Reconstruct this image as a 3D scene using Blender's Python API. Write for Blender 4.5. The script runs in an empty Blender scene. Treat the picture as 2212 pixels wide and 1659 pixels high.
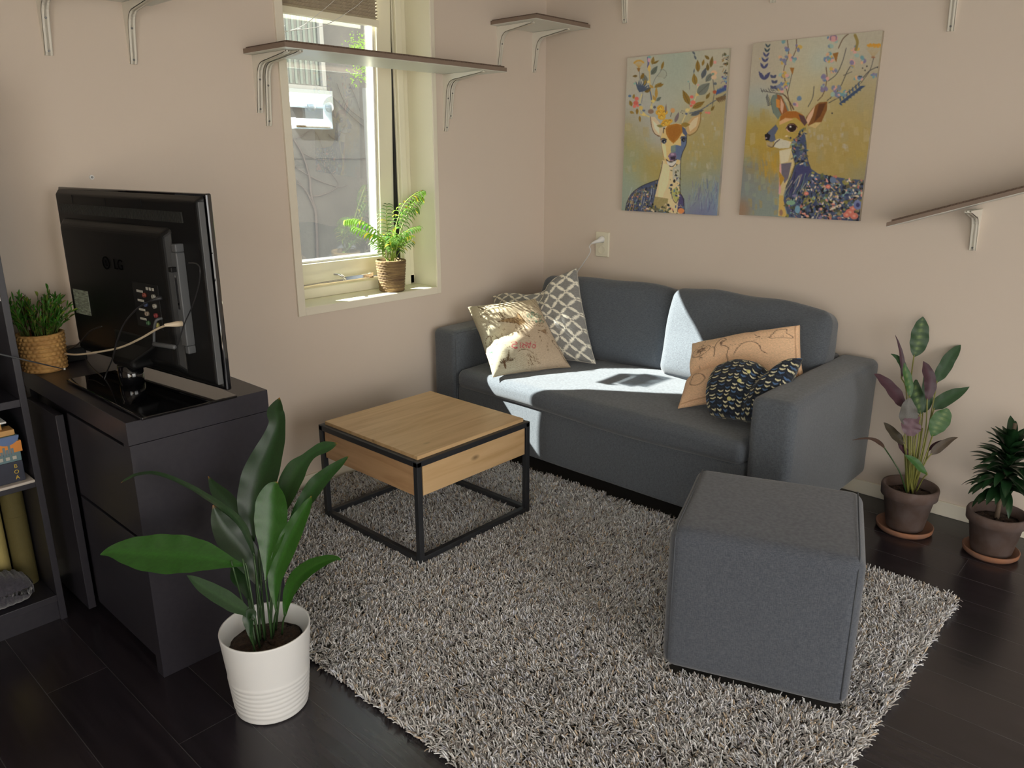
import bpy, math, random
import numpy as np
from mathutils import Vector, Matrix, noise as mnoise

random.seed(7); np.random.seed(7)
S = bpy.context.scene
COL = S.collection

# ------------------------------------------------------------------ camera
FPX, PITCH, YAW, ROLL = 1668.7446, 0.2872, 0.8289, -0.0003
CAMP = np.array([-3.2698, -2.7612, 1.3909])
W_, H_ = 2212, 1659
_F = np.array([math.sin(YAW)*math.cos(PITCH), math.cos(YAW)*math.cos(PITCH), -math.sin(PITCH)])
_R = np.array([math.cos(YAW), -math.sin(YAW), 0.0]); _U = np.cross(_R, _F)
cd = bpy.data.cameras.new('camera'); cam = bpy.data.objects.new('camera', cd); COL.objects.link(cam)
cd.sensor_width = 36.0; cd.sensor_fit = 'HORIZONTAL'; cd.lens = FPX/W_*36.0
cd.clip_start = 0.02; cd.clip_end = 200
cam.matrix_world = Matrix(((_R[0], _U[0], -_F[0], CAMP[0]), (_R[1], _U[1], -_F[1], CAMP[1]),
                           (_R[2], _U[2], -_F[2], CAMP[2]), (0, 0, 0, 1)))
S.camera = cam

def ray(u, v):
    return _F*FPX + _R*(u-W_/2) - _U*(v-H_/2)
def at(u, v, ax, val):
    """world point where the line of sight through a photo pixel meets the plane ax = val"""
    d = ray(u, v); i = 'xyz'.index(ax); t = (val-CAMP[i])/d[i]
    return CAMP + t*d
def depth_of(P):
    return float((np.array(P)-CAMP) @ _F)
def atd(u, v, dep):
    d = ray(u, v); return CAMP + d*(dep/FPX)

# ------------------------------------------------------------------ world, sun, exposure
S.view_settings.view_transform = 'Standard'; S.view_settings.look = 'None'
S.view_settings.gamma = 1.0; S.view_settings.exposure = 0.48
try: S.view_settings.use_curve_mapping = False
except Exception: pass

SUN_DIR = Vector((0.565, -0.825, -0.80)).normalized()
SUN_E, SKY_E, SKY_SOUTH = 26.0, 0.7, 3.3
wd = bpy.data.worlds.new('sky'); S.world = wd; wd.use_nodes = True
nt = wd.node_tree; nt.nodes.clear()
wo = nt.nodes.new('ShaderNodeOutputWorld'); bg = nt.nodes.new('ShaderNodeBackground')
tc = nt.nodes.new('ShaderNodeTexCoord'); dot = nt.nodes.new('ShaderNodeVectorMath'); dot.operation = 'DOT_PRODUCT'
dot.inputs[1].default_value = (-0.64, -0.72, 0.26)
rmp = nt.nodes.new('ShaderNodeValToRGB')
rmp.color_ramp.elements[0].position = 0.45; rmp.color_ramp.elements[0].color = (0.80, 0.90, 1.0, 1)
rmp.color_ramp.elements[1].position = 0.75; rmp.color_ramp.elements[1].color = (1.0, 0.98, 0.94, 1)
m1 = nt.nodes.new('ShaderNodeMapRange'); m1.inputs['From Min'].default_value = -1; m1.inputs['From Max'].default_value = 1
m2 = nt.nodes.new('ShaderNodeMapRange'); m2.interpolation_type = 'SMOOTHSTEP'
m2.inputs['From Min'].default_value = 0.1; m2.inputs['From Max'].default_value = 0.9
m2.inputs['To Min'].default_value = SKY_E; m2.inputs['To Max'].default_value = SKY_SOUTH
nt.links.new(tc.outputs['Generated'], dot.inputs[0]); nt.links.new(dot.outputs['Value'], m1.inputs['Value'])
nt.links.new(m1.outputs[0], rmp.inputs[0]); nt.links.new(dot.outputs['Value'], m2.inputs['Value'])
nt.links.new(rmp.outputs[0], bg.inputs[0]); nt.links.new(m2.outputs[0], bg.inputs[1]); nt.links.new(bg.outputs[0], wo.inputs[0])

sd = bpy.data.lights.new('sun', 'SUN'); sd.energy = SUN_E; sd.angle = math.radians(0.55); sd.color = (1.0, 0.965, 0.90)
sun = bpy.data.objects.new('sun', sd); COL.objects.link(sun)
sun.rotation_euler = SUN_DIR.to_track_quat('-Z', 'Y').to_euler(); sun.location = (-3, 5, 6)

def portal(name, loc, direction, sx, sy):
    l = bpy.data.lights.new(name, 'AREA'); l.shape = 'RECTANGLE'; l.size = sx; l.size_y = sy
    l.cycles.is_portal = True
    o = bpy.data.objects.new(name, l); COL.objects.link(o); o.location = loc
    o.rotation_euler = Vector(direction).to_track_quat('-Z', 'Y').to_euler()
portal('daylight_portal_back', (-2.2, -5.12, 1.15), (0, 1, 0), 2.4, 2.3)
portal('daylight_portal_side', (-5.12, -3.7, 1.2), (1, 0, 0), 2.2, 2.2)
portal('daylight_portal_window', (-1.16, 0.34, 1.5), (0, -1, 0), 0.80, 1.5)

# ------------------------------------------------------------------ helpers
def lin(c):
    c = np.asarray(c, float)/255.0
    return np.where(c <= 0.04045, c/12.92, ((c+0.055)/1.055)**2.4)

class MB:
    """collects shapes in world coordinates; build() links them as ONE mesh object"""
    def __init__(s): s.v = []; s.f = []; s.c = []
    def add(s, verts, faces, col=None):
        o = len(s.v); s.v.extend([tuple(map(float, p)) for p in verts]); s.f.extend([tuple(i+o for i in f) for f in faces])
        if col is not None:
            if hasattr(col[0], '__len__'): s.c.extend([tuple(c) for c in col])
            else: s.c.extend([tuple(col)]*len(verts))
        return s
    def box(s, x0, x1, y0, y1, z0, z1, M=None, col=None):
        P = [(x, y, z) for z in (z0, z1) for y in (y0, y1) for x in (x0, x1)]
        if M is not None: P = [tuple(M @ Vector(p)) for p in P]
        return s.add(P, [(0, 2, 3, 1), (4, 5, 7, 6), (0, 1, 5, 4), (2, 6, 7, 3), (0, 4, 6, 2), (1, 3, 7, 5)], col)
    def prism(s, poly, a, b, ax='y', M=None, col=None):
        """closed polygon in the two axes other than ax, extruded from a to b"""
        n = len(poly); P = []
        for t in (a, b):
            for (p, q) in poly:
                P.append({'x': (t, p, q), 'y': (p, t, q), 'z': (p, q, t)}[ax])
        if M is not None: P = [tuple(M @ Vector(p)) for p in P]
        F = [tuple(range(n))[::-1], tuple(range(n, 2*n))]+[(i, (i+1) % n, n+(i+1) % n, n+i) for i in range(n)]
        return s.add(P, F, col)
    def tube(s, pts, r, n=8, col=None, cap=True, smoothpath=0):
        pts = [Vector(p) for p in pts]
        rs = list(r) if hasattr(r, '__len__') else [r]*len(pts)
        if smoothpath: pts, rs = spline(pts, rs, smoothpath)
        V = []; F = []; t0 = (pts[1]-pts[0]).normalized()
        up = Vector((0, 0, 1)) if abs(t0.z) < .9 else Vector((1, 0, 0)); nrm = t0.cross(up).normalized()
        for i, p in enumerate(pts):
            t = (pts[min(i+1, len(pts)-1)]-pts[max(i-1, 0)]).normalized()
            nrm = (nrm-t*nrm.dot(t)).normalized(); b = t.cross(nrm)
            for k in range(n):
                a = 2*math.pi*k/n; V.append(p+(nrm*math.cos(a)+b*math.sin(a))*rs[i])
        for i in range(len(pts)-1):
            for k in range(n):
                F.append((i*n+k, i*n+(k+1) % n, (i+1)*n+(k+1) % n, (i+1)*n+k))
        if cap: F.append(tuple(range(n))[::-1]); F.append(tuple(range((len(pts)-1)*n, len(pts)*n)))
        return s.add(V, F, col)
    def lathe(s, prof, c, n=48, fn=None, col=None, axis=None):
        V = []; F = []; m = len(prof)
        for j, (r, z) in enumerate(prof):
            for k in range(n):
                a = 2*math.pi*k/n; rr, zz = (r, z) if fn is None else fn(r, z, a, j)
                V.append((c[0]+rr*math.cos(a), c[1]+rr*math.sin(a), c[2]+zz))
        for j in range(m-1):
            for k in range(n):
                F.append((j*n+k, j*n+(k+1) % n, (j+1)*n+(k+1) % n, (j+1)*n+k))
        if prof[0][0] > 1e-6: F.append(tuple(range(n))[::-1])
        if prof[-1][0] > 1e-6: F.append(tuple(range((m-1)*n, m*n)))
        if axis is not None: V = [tuple(axis @ Vector(p)) for p in V]
        return s.add(V, F, col)
    def build(s, name, mat, parent=None, smooth=False, bevel=0, seg=2):
        me = bpy.data.meshes.new(name)
        org = Vector(parent['_org']) if parent is not None else Vector((0, 0, 0))
        me.from_pydata([tuple(Vector(p)-org) for p in s.v], [], s.f)
        me.validate(); me.update()
        if len(s.c) == len(s.v) and s.c and len(me.vertices) == len(s.v):
            at_ = me.color_attributes.new('col', 'FLOAT_COLOR', 'POINT')
            a = np.ones((len(s.v), 4), np.float32); a[:, :3] = np.array(s.c, np.float32)
            at_.data.foreach_set('color', a.ravel())
        me.materials.append(mat)
        if smooth: me.polygons.foreach_set('use_smooth', [True]*len(me.polygons))
        o = bpy.data.objects.new(name, me); COL.objects.link(o)
        if parent is not None: o.parent = parent
        o['_org'] = tuple(org)
        if bevel:
            b = o.modifiers.new('bevel', 'BEVEL'); b.width = bevel; b.segments = seg; b.limit_method = 'ANGLE'; b.angle_limit = math.radians(40)
        return o

def fastmesh(name, V, F, mat, parent=None, colors=None, smooth=True):
    """numpy verts (n,3) and quads/tris (m,k) into one mesh object"""
    org = np.array(parent['_org']) if parent is not None else np.zeros(3)
    me = bpy.data.meshes.new(name); k = F.shape[1]
    me.vertices.add(len(V)); me.vertices.foreach_set('co', (V-org).astype(np.float32).ravel())
    me.loops.add(F.size); me.loops.foreach_set('vertex_index', F.astype(np.int32).ravel())
    me.polygons.add(len(F)); me.polygons.foreach_set('loop_start', (np.arange(len(F))*k).astype(np.int32))
    me.polygons.foreach_set('loop_total', np.full(len(F), k, np.int32))
    me.polygons.foreach_set('use_smooth', np.full(len(F), smooth))
    me.update(calc_edges=True)
    if colors is not None:
        a = np.ones((len(V), 4), np.float32); a[:, :3] = colors
        me.color_attributes.new('col', 'FLOAT_COLOR', 'POINT').data.foreach_set('color', a.ravel())
    me.materials.append(mat)
    o = bpy.data.objects.new(name, me); COL.objects.link(o)
    if parent is not None: o.parent = parent
    o['_org'] = tuple(org)
    return o

def spline(pts, vals, k):
    P = [Vector(p) for p in pts]; out = []; ov = []
    n = len(P)
    for i in range(n-1):
        p0, p1, p2, p3 = P[max(i-1, 0)], P[i], P[i+1], P[min(i+2, n-1)]
        v0, v1, v2, v3 = vals[max(i-1, 0)], vals[i], vals[i+1], vals[min(i+2, n-1)]
        for j in range(k):
            t = j/k; t2 = t*t; t3 = t2*t
            out.append(.5*((2*p1)+(p2-p0)*t+(2*p0-5*p1+4*p2-p3)*t2+(3*p1-p0-3*p2+p3)*t3))
            ov.append(max(0, .5*((2*v1)+(v2-v0)*t+(2*v0-5*v1+4*v2-v3)*t2+(3*v1-v0-3*v2+v3)*t3)))
    out.append(P[-1]); ov.append(vals[-1])
    return out, ov

def thing(name, label, cat, loc, group=None):
    o = bpy.data.objects.new(name, None); COL.objects.link(o); o.location = tuple(map(float, loc))
    o.empty_display_size = 0.05; o['_org'] = tuple(map(float, loc))
    o['label'] = label; o['category'] = cat
    if group: o['group'] = group
    return o
def tag(o, label, cat, group=None):
    o['label'] = label; o['category'] = cat
    if group: o['group'] = group
    return o
def struct(o):
    o['kind'] = 'structure'; return o

# ------------------------------------------------------------------ materials
def mat(name, base=(0.5, 0.5, 0.5), rough=0.6, metal=0.0, spec=0.5, attr=False, var=None, bump=None, sheen=0.0,
        coat=0.0, trans=0.0, vscale=(1, 1, 1)):
    """var=(scale, second colour, amount) mixes a noise pattern; bump=(scale, strength, distance)"""
    m = bpy.data.materials.new(name); m.use_nodes = True; n = m.node_tree.nodes; L = m.node_tree.links
    p = n['Principled BSDF']; p.inputs['Roughness'].default_value = rough; p.inputs['Metallic'].default_value = metal
    p.inputs['Specular IOR Level'].default_value = spec
    if sheen: p.inputs['Sheen Weight'].default_value = sheen; p.inputs['Sheen Roughness'].default_value = 0.5
    if coat: p.inputs['Coat Weight'].default_value = coat; p.inputs['Coat Roughness'].default_value = 0.05
    if trans:
        pass
    p.inputs['Base Color'].default_value = (*base, 1); src = None
    t = n.new('ShaderNodeTexCoord'); mp = n.new('ShaderNodeMapping'); mp.inputs['Scale'].default_value = vscale
    L.new(t.outputs['Object'], mp.inputs[0])
    if attr:
        a = n.new('ShaderNodeAttribute'); a.attribute_name = 'col'; src = a.outputs['Color']
    if var:
        nz = n.new('ShaderNodeTexNoise'); nz.inputs['Scale'].default_value = var[0]; nz.inputs['Detail'].default_value = 6
        L.new(mp.outputs[0], nz.inputs['Vector'])
        r = n.new('ShaderNodeMapRange'); r.inputs['From Min'].default_value = .35; r.inputs['From Max'].default_value = .65
        r.inputs['To Max'].default_value = var[2]; L.new(nz.outputs[0], r.inputs['Value'])
        mx = n.new('ShaderNodeMix'); mx.data_type = 'RGBA'; L.new(r.outputs[0], mx.inputs['Factor'])
        if src is not None: L.new(src, mx.inputs['A'])
        else: mx.inputs['A'].default_value = (*base, 1)
        mx.inputs['B'].default_value = (*var[1], 1); src = mx.outputs['Result']
    if src is not None: L.new(src, p.inputs['Base Color'])
    if bump:
        nb = n.new('ShaderNodeTexNoise'); nb.inputs['Scale'].default_value = bump[0]; nb.inputs['Detail'].default_value = 3
        L.new(mp.outputs[0], nb.inputs['Vector'])
        b = n.new('ShaderNodeBump'); b.inputs['Strength'].default_value = bump[1]; b.inputs['Distance'].default_value = bump[2]
        L.new(nb.outputs[0], b.inputs['Height']); L.new(b.outputs[0], p.inputs['Normal'])
    return m

def leaf_mat(name, base=None, rough=0.35, transl=0.25, attr=False, stripes=0.0):
    m = bpy.data.materials.new(name); m.use_nodes = True; n = m.node_tree.nodes; L = m.node_tree.links
    p = n['Principled BSDF']; p.inputs['Roughness'].default_value = rough
    tr = n.new('ShaderNodeBsdfTranslucent'); mix = n.new('ShaderNodeMixShader'); mix.inputs[0].default_value = transl
    if attr:
        a = n.new('ShaderNodeAttribute'); a.attribute_name = 'col'; c = a.outputs['Color']
    else:
        rgb = n.new('ShaderNodeRGB'); rgb.outputs[0].default_value = (*base, 1); c = rgb.outputs[0]
    nz = n.new('ShaderNodeTexNoise'); nz.inputs['Scale'].default_value = 25
    hs = n.new('ShaderNodeHueSaturation'); mr = n.new('ShaderNodeMapRange'); mr.inputs['To Min'].default_value = .75; mr.inputs['To Max'].default_value = 1.3
    L.new(nz.outputs[0], mr.inputs['Value']); L.new(mr.outputs[0], hs.inputs['Value']); L.new(c, hs.inputs['Color'])
    L.new(hs.outputs[0], p.inputs['Base Color'])
    g = n.new('ShaderNodeMix'); g.data_type = 'RGBA'; g.blend_type = 'MULTIPLY'; g.inputs['Factor'].default_value = 1
    L.new(hs.outputs[0], g.inputs['A']); g.inputs['B'].default_value = (2.2, 2.4, 1.0, 1); L.new(g.outputs['Result'], tr.inputs[0])
    L.new(p.outputs[0], mix.inputs[1]); L.new(tr.outputs[0], mix.inputs[2]); L.new(mix.outputs[0], n['Material Output'].inputs[0])
    return m

def glass_mat(name, tint=(0.96, 0.99, 0.98), refl=1.0, haze=0.0):
    m = bpy.data.materials.new(name); m.use_nodes = True; n = m.node_tree.nodes; L = m.node_tree.links; n.remove(n['Principled BSDF'])
    t = n.new('ShaderNodeBsdfTransparent'); t.inputs[0].default_value = (*tint, 1)
    g = n.new('ShaderNodeBsdfGlossy'); g.inputs['Roughness'].default_value = 0.0
    fr = n.new('ShaderNodeFresnel'); geo = n.new('ShaderNodeNewGeometry'); io = n.new('ShaderNodeMapRange')
    io.inputs['To Min'].default_value = 1.5; io.inputs['To Max'].default_value = 1/1.5   # no total reflection when leaving the thin pane
    L.new(geo.outputs['Backfacing'], io.inputs['Value']); L.new(io.outputs[0], fr.inputs[0])
    mu = n.new('ShaderNodeMath'); mu.operation = 'MULTIPLY'; mu.inputs[1].default_value = refl; mu.use_clamp = True
    mx = n.new('ShaderNodeMixShader'); L.new(fr.outputs[0], mu.inputs[0]); L.new(mu.outputs[0], mx.inputs[0])
    L.new(t.outputs[0], mx.inputs[1]); L.new(g.outputs[0], mx.inputs[2]); out = mx.outputs[0]
    if haze:
        d = n.new('ShaderNodeBsdfTranslucent'); d.inputs[0].default_value = (.9, .95, 1, 1)
        d2 = n.new('ShaderNodeBsdfDiffuse'); d2.inputs[0].default_value = (.9, .95, 1, 1)
        ad = n.new('ShaderNodeMixShader'); L.new(d.outputs[0], ad.inputs[1]); L.new(d2.outputs[0], ad.inputs[2])
        m3 = n.new('ShaderNodeMixShader'); m3.inputs[0].default_value = haze; L.new(out, m3.inputs[1]); L.new(ad.outputs[0], m3.inputs[2]); out = m3.outputs[0]
    L.new(out, n['Material Output'].inputs[0]); return m

def fabric_mat(name, base, dark, scale=900, attr=False, rough=0.9, sheen=0.3, bumps=0.35):
    m = mat(name, base, rough, spec=0.2, attr=attr, sheen=sheen); n = m.node_tree.nodes; L = m.node_tree.links; p = n['Principled BSDF']
    t = n.new('ShaderNodeTexCoord')
    mp = n.new('ShaderNodeMapping'); mp.inputs['Scale'].default_value = (scale*.12, scale*.12, scale); L.new(t.outputs['Object'], mp.inputs[0])
    a = n.new('ShaderNodeTexNoise'); a.inputs['Scale'].default_value = 1.0; a.inputs['Detail'].default_value = 1; L.new(mp.outputs[0], a.inputs['Vector'])
    mq = n.new('ShaderNodeMapping'); mq.inputs['Scale'].default_value = (scale, scale, scale*.12); L.new(t.outputs['Object'], mq.inputs[0])
    b = n.new('ShaderNodeTexNoise'); b.inputs['Scale'].default_value = 1.0; b.inputs['Detail'].default_value = 1; L.new(mq.outputs[0], b.inputs['Vector'])
    ad = n.new('ShaderNodeMath'); ad.operation = 'ADD'; L.new(a.outputs[0], ad.inputs[0]); L.new(b.outputs[0], ad.inputs[1])
    mr = n.new('ShaderNodeMapRange'); mr.inputs['From Min'].default_value = .75; mr.inputs['From Max'].default_value = 1.25; L.new(ad.outputs[0], mr.inputs['Value'])
    if attr:
        sc = n.new('ShaderNodeMapRange'); sc.inputs['To Min'].default_value = .8; sc.inputs['To Max'].default_value = 1.12; L.new(mr.outputs[0], sc.inputs['Value'])
        src = [x for x in n if x.bl_idname == 'ShaderNodeAttribute'][0]
        vm = n.new('ShaderNodeVectorMath'); vm.operation = 'SCALE'; L.new(src.outputs['Color'], vm.inputs[0]); L.new(sc.outputs[0], vm.inputs['Scale'])
        L.new(vm.outputs[0], p.inputs['Base Color'])
    else:
        mx = n.new('ShaderNodeMix'); mx.data_type = 'RGBA'; mx.inputs['A'].default_value = (*dark, 1); mx.inputs['B'].default_value = (*base, 1)
        L.new(mr.outputs[0], mx.inputs['Factor']); L.new(mx.outputs['Result'], p.inputs['Base Color'])
    bp = n.new('ShaderNodeBump'); bp.inputs['Strength'].default_value = bumps; bp.inputs['Distance'].default_value = .0006
    L.new(ad.outputs[0], bp.inputs['Height']); L.new(bp.outputs[0], p.inputs['Normal'])
    return m

def wood_mat(name, light, dark, axis='x', rough=0.42, knots=True):
    """grain runs along axis"""
    m = bpy.data.materials.new(name); m.use_nodes = True; n = m.node_tree.nodes; L = m.node_tree.links; p = n['Principled BSDF']
    p.inputs['Roughness'].default_value = rough; p.inputs['Specular IOR Level'].default_value = .45
    t = n.new('ShaderNodeTexCoord'); mp = n.new('ShaderNodeMapping')
    mp.inputs['Scale'].default_value = tuple(1.2 if a == axis else 14 for a in 'xyz'); L.new(t.outputs['Object'], mp.inputs[0])
    nz = n.new('ShaderNodeTexNoise'); nz.inputs['Scale'].default_value = 2.2; nz.inputs['Detail'].default_value = 8; nz.inputs['Distortion'].default_value = .8
    L.new(mp.outputs[0], nz.inputs['Vector'])
    cr = n.new('ShaderNodeValToRGB'); e = cr.color_ramp.elements
    e[0].position = .32; e[0].color = (*dark, 1); e[1].position = .68; e[1].color = (*light, 1)
    x = e.new(.5); x.color = (*[(a*.65+b*.35) for a, b in zip(light, dark)], 1)
    L.new(nz.outputs[0], cr.inputs[0]); src = cr.outputs[0]
    if knots:
        mk = n.new('ShaderNodeMapping'); mk.inputs['Scale'].default_value = tuple(5.0 if a == axis else 11 for a in 'xyz'); L.new(t.outputs['Object'], mk.inputs[0])
        vo = n.new('ShaderNodeTexVoronoi'); vo.inputs['Scale'].default_value = 1.0; L.new(mk.outputs[0], vo.inputs['Vector'])
        kr = n.new('ShaderNodeMapRange'); kr.inputs['From Min'].default_value = .03; kr.inputs['From Max'].default_value = .13
        kr.inputs['To Min'].default_value = .85; kr.inputs['To Max'].default_value = 0; L.new(vo.outputs['Distance'], kr.inputs['Value'])
        mx = n.new('ShaderNodeMix'); mx.data_type = 'RGBA'; L.new(kr.outputs[0], mx.inputs['Factor']); L.new(src, mx.inputs['A'])
        mx.inputs['B'].default_value = (*[c*.35 for c in dark], 1); src = mx.outputs['Result']
    L.new(src, p.inputs['Base Color'])
    b = n.new('ShaderNodeBump'); b.inputs['Strength'].default_value = .15; b.inputs['Distance'].default_value = .001
    L.new(nz.outputs[0], b.inputs['Height']); L.new(b.outputs[0], p.inputs['Normal'])
    return m

M = {}
M['wall'] = mat('wall_paint', (0.735, 0.635, 0.54), .85, spec=.2, var=(1.5, (0.72, 0.625, 0.535), .5), bump=(55, .10, .002))
M['ceil'] = mat('ceiling_paint', (0.82, 0.80, 0.76), .9)
M['trim'] = mat('trim_paint', (0.86, 0.80, 0.66), .45, bump=(18, .05, .002))
M['wframe'] = mat('window_frame_paint', (0.88, 0.84, 0.66), .35, bump=(12, .05, .002))
M['black_gap'] = mat('rubber_seal', (0.02, 0.02, 0.02), .8)
M['white_plastic'] = mat('white_plastic', (0.84, 0.83, 0.80), .35)
M['cream_plastic'] = mat('cream_plastic', (0.80, 0.76, 0.60), .35)
M['bracket'] = mat('bracket_enamel', (0.84, 0.80, 0.70), .4)
M['screw'] = mat('screw_steel', (0.25, 0.25, 0.25), .35, metal=.8)
M['black_metal'] = mat('black_metal', (0.022, 0.024, 0.028), .45, spec=.5)
M['black_plastic'] = mat('black_plastic', (0.007, 0.007, 0.007), .42, spec=.3, bump=(300, .05, .0005))
M['gloss_black'] = mat('gloss_black', (0.004, 0.004, 0.005), .04, spec=.7, coat=.6)
M['grey_plastic'] = mat('grey_plastic', (0.10, 0.105, 0.11), .4)
M['cabinet'] = mat('black_brown_foil', (0.025, 0.0235, 0.031), .34, spec=.5, var=(60, (0.034, 0.031, 0.038), .6), bump=(140, .08, .0006), vscale=(1, .08, 1))
M['concrete'] = mat('concrete', (0.085, 0.087, 0.086), .9, var=(3.5, (0.055, 0.057, 0.058), .8), bump=(30, .4, .01))
M['chrome'] = mat('chrome', (0.8, 0.8, 0.8), .12, metal=1)
M['soil'] = mat('soil', (0.035, 0.022, 0.016), .95, var=(120, (0.09, 0.05, 0.03), .7), bump=(90, 1, .01))

# dark laminate planks, long side along y
def floor_mat():
    m = bpy.data.materials.new('dark_plank_floor'); m.use_nodes = True; n = m.node_tree.nodes; L = m.node_tree.links; p = n['Principled BSDF']
    t = n.new('ShaderNodeTexCoord'); sp = n.new('ShaderNodeSeparateXYZ'); cb = n.new('ShaderNodeCombineXYZ'); L.new(t.outputs['Object'], sp.inputs[0])
    ax = n.new('ShaderNodeMath'); ax.operation = 'ADD'; ax.inputs[1].default_value = 2.352+.156*40; L.new(sp.outputs[0], ax.inputs[0])
    ay = n.new('ShaderNodeMath'); ay.operation = 'ADD'; ay.inputs[1].default_value = .648+1.2*20; L.new(sp.outputs[1], ay.inputs[0])
    L.new(ay.outputs[0], cb.inputs[0]); L.new(ax.outputs[0], cb.inputs[1])
    b = n.new('ShaderNodeTexBrick'); b.offset = .37; b.offset_frequency = 2; b.inputs['Scale'].default_value = 1
    b.inputs['Brick Width'].default_value = 1.2; b.inputs['Row Height'].default_value = .156; b.inputs['Mortar Size'].default_value = .0011
    b.inputs['Mortar Smooth'].default_value = .2; b.inputs['Color1'].default_value = (.022, .018, .023, 1); b.inputs['Color2'].default_value = (.030, .024, .029, 1)
    b.inputs['Mortar'].default_value = (.075, .072, .075, 1); L.new(cb.outputs[0], b.inputs['Vector'])
    mp = n.new('ShaderNodeMapping'); mp.inputs['Scale'].default_value = (60, 4, 1); L.new(t.outputs['Object'], mp.inputs[0])
    nz = n.new('ShaderNodeTexNoise'); nz.inputs['Scale'].default_value = 1; nz.inputs['Detail'].default_value = 6; L.new(mp.outputs[0], nz.inputs['Vector'])
    mx = n.new('ShaderNodeMix'); mx.data_type = 'RGBA'; mx.blend_type = 'MULTIPLY'; mx.inputs['Factor'].default_value = .6
    cr = n.new('ShaderNodeValToRGB'); cr.color_ramp.elements[0].position = .35; cr.color_ramp.elements[0].color = (.4, .4, .4, 1); cr.color_ramp.elements[1].position = .65
    L.new(nz.outputs[0], cr.inputs[0]); L.new(b.outputs['Color'], mx.inputs['A']); L.new(cr.outputs[0], mx.inputs['B']); L.new(mx.outputs['Result'], p.inputs['Base Color'])
    p.inputs['Roughness'].default_value = .24; p.inputs['Specular IOR Level'].default_value = .55
    ad = n.new('ShaderNodeMath'); ad.operation = 'MULTIPLY_ADD'; ad.inputs[1].default_value = -3.0; L.new(b.outputs['Fac'], ad.inputs[0]); L.new(nz.outputs[0], ad.inputs[2])
    bp = n.new('ShaderNodeBump'); bp.inputs['Strength'].default_value = .22; bp.inputs['Distance'].default_value = .0012; L.new(ad.outputs[0], bp.inputs['Height']); L.new(bp.outputs[0], p.inputs['Normal'])
    return m
M['floor'] = floor_mat()

# ------------------------------------------------------------------ room shell
RX, RY, RZ = -5.0, -5.0, 2.62
WX0, WX1, WZ0, WZ1 = -1.525, -0.797, 0.79, 2.26      # window opening in the back wall
TH = 0.30
struct(MB().box(RX-TH, TH, RY-TH, TH, -0.12, 0).build('floor', M['floor']))
struct(MB().box(RX-TH, TH, RY-TH, TH, RZ, RZ+.12).build('ceiling', M['ceil']))
b = MB()
g_ = .008
T1 = .236   # inner leaf; the outer leaf leaves a wider opening
b.box(RX-TH, WX0-g_, 0, T1, 0, RZ); b.box(WX1+g_, TH, 0, T1, 0, RZ); b.box(WX0-g_, WX1+g_, 0, T1, 0, WZ0-.012); b.box(WX0-g_, WX1+g_, 0, T1, WZ1+g_, RZ)
b.box(RX-TH, -1.66, T1, TH, -.1, 6.5); b.box(WX1+g_, 3, T1, TH, -.1, 6.5); b.box(-1.66, WX1+g_, T1, TH, -.1, WZ0-.012); b.box(-1.66, WX1+g_, T1, TH, WZ1+g_, 6.5)  # outer leaf raised out of view to shade the alley from bright sky
struct(b.build('wall_back', M['wall']))
struct(MB().box(0, TH, RY-TH, 0, 0, RZ).build('wall_right', M['wall']))
b = MB(); b.box(RX-TH, RX, RY-TH, -4.8, 0, RZ); b.box(RX-TH, RX, -2.6, 0, 0, RZ); b.box(RX-TH, RX, -4.8, -2.6, 2.3, RZ); b.box(RX-TH, RX, -4.8, -2.6, 0, .1)
struct(b.build('wall_left', M['wall']))
b = MB(); b.box(RX, -3.4, RY-TH, RY, 0, RZ); b.box(-1.0, 0, RY-TH, RY, 0, RZ); b.box(-3.4, -1.0, RY-TH, RY, 2.3, RZ)
struct(b.build('wall_front', M['wall']))
# frames of the big openings behind the camera, unseen and sized for the room light
b = MB()
for x in (-3.4, -2.23, -1.06): b.box(x, x+.06, RY-.2, RY-.12, 0, 2.3)
b.box(-3.4, -1.0, RY-.2, RY-.12, 0, .06); b.box(-3.4, -1.0, RY-.2, RY-.12, 2.24, 2.3)
struct(b.build('door_1', M['wframe'], bevel=.004))
b = MB()
for y in (-4.8, -3.73, -2.66): b.box(RX-.2, RX-.12, y, y+.06, .1, 2.3)
b.box(RX-.2, RX-.12, -4.8, -2.6, .1, .16); b.box(RX-.2, RX-.12, -4.8, -2.6, 2.24, 2.3)
struct(b.build('side_fill_opening', M['wframe'], bevel=.004))  # unseen side opening, added so daylight reaches the right wall
# baseboards
struct(MB().box(-.012, 0, RY, -.0, 0, .06).build('baseboard_right', M['trim'], bevel=.003))
struct(MB().box(RX, -.012, -.012, 0, 0, .06).build('baseboard_back', M['trim'], bevel=.003))

# ------------------------------------------------------------------ the window
win = bpy.data.objects.new('window_1', None); COL.objects.link(win); win['_org'] = (0, 0, 0); struct(win)
b = MB()   # lining boards of the reveal
b.box(WX0-.012, WX0, -.006, .20, WZ0-.02, WZ1); b.box(WX1, WX1+.012, -.006, .20, WZ0-.02, WZ1)
b.box(WX0-.012, WX1+.012, -.006, .20, WZ1, WZ1+.012)
b.build('reveal_lining', M['wframe'], win, bevel=.002)
MB().box(WX0-.012, WX1+.012, -.008, .17, WZ0-.022, WZ0).build('window_sill', M['wframe'], win, bevel=.003)
b = MB()   # flat architrave on the wall
b.box(WX0-.036, WX0-.002, -.010, 0, WZ0-.034, WZ1+.03); b.box(WX1+.002, WX1+.026, -.010, 0, WZ0-.034, WZ1+.03)
b.box(WX0-.002, WX1+.002, -.010, 0, WZ0-.034, WZ0-.002); b.box(WX0-.002, WX1+.002, -.010, 0, WZ1, WZ1+.03)
b.build('architrave', M['trim'], win, bevel=.0015)
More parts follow.
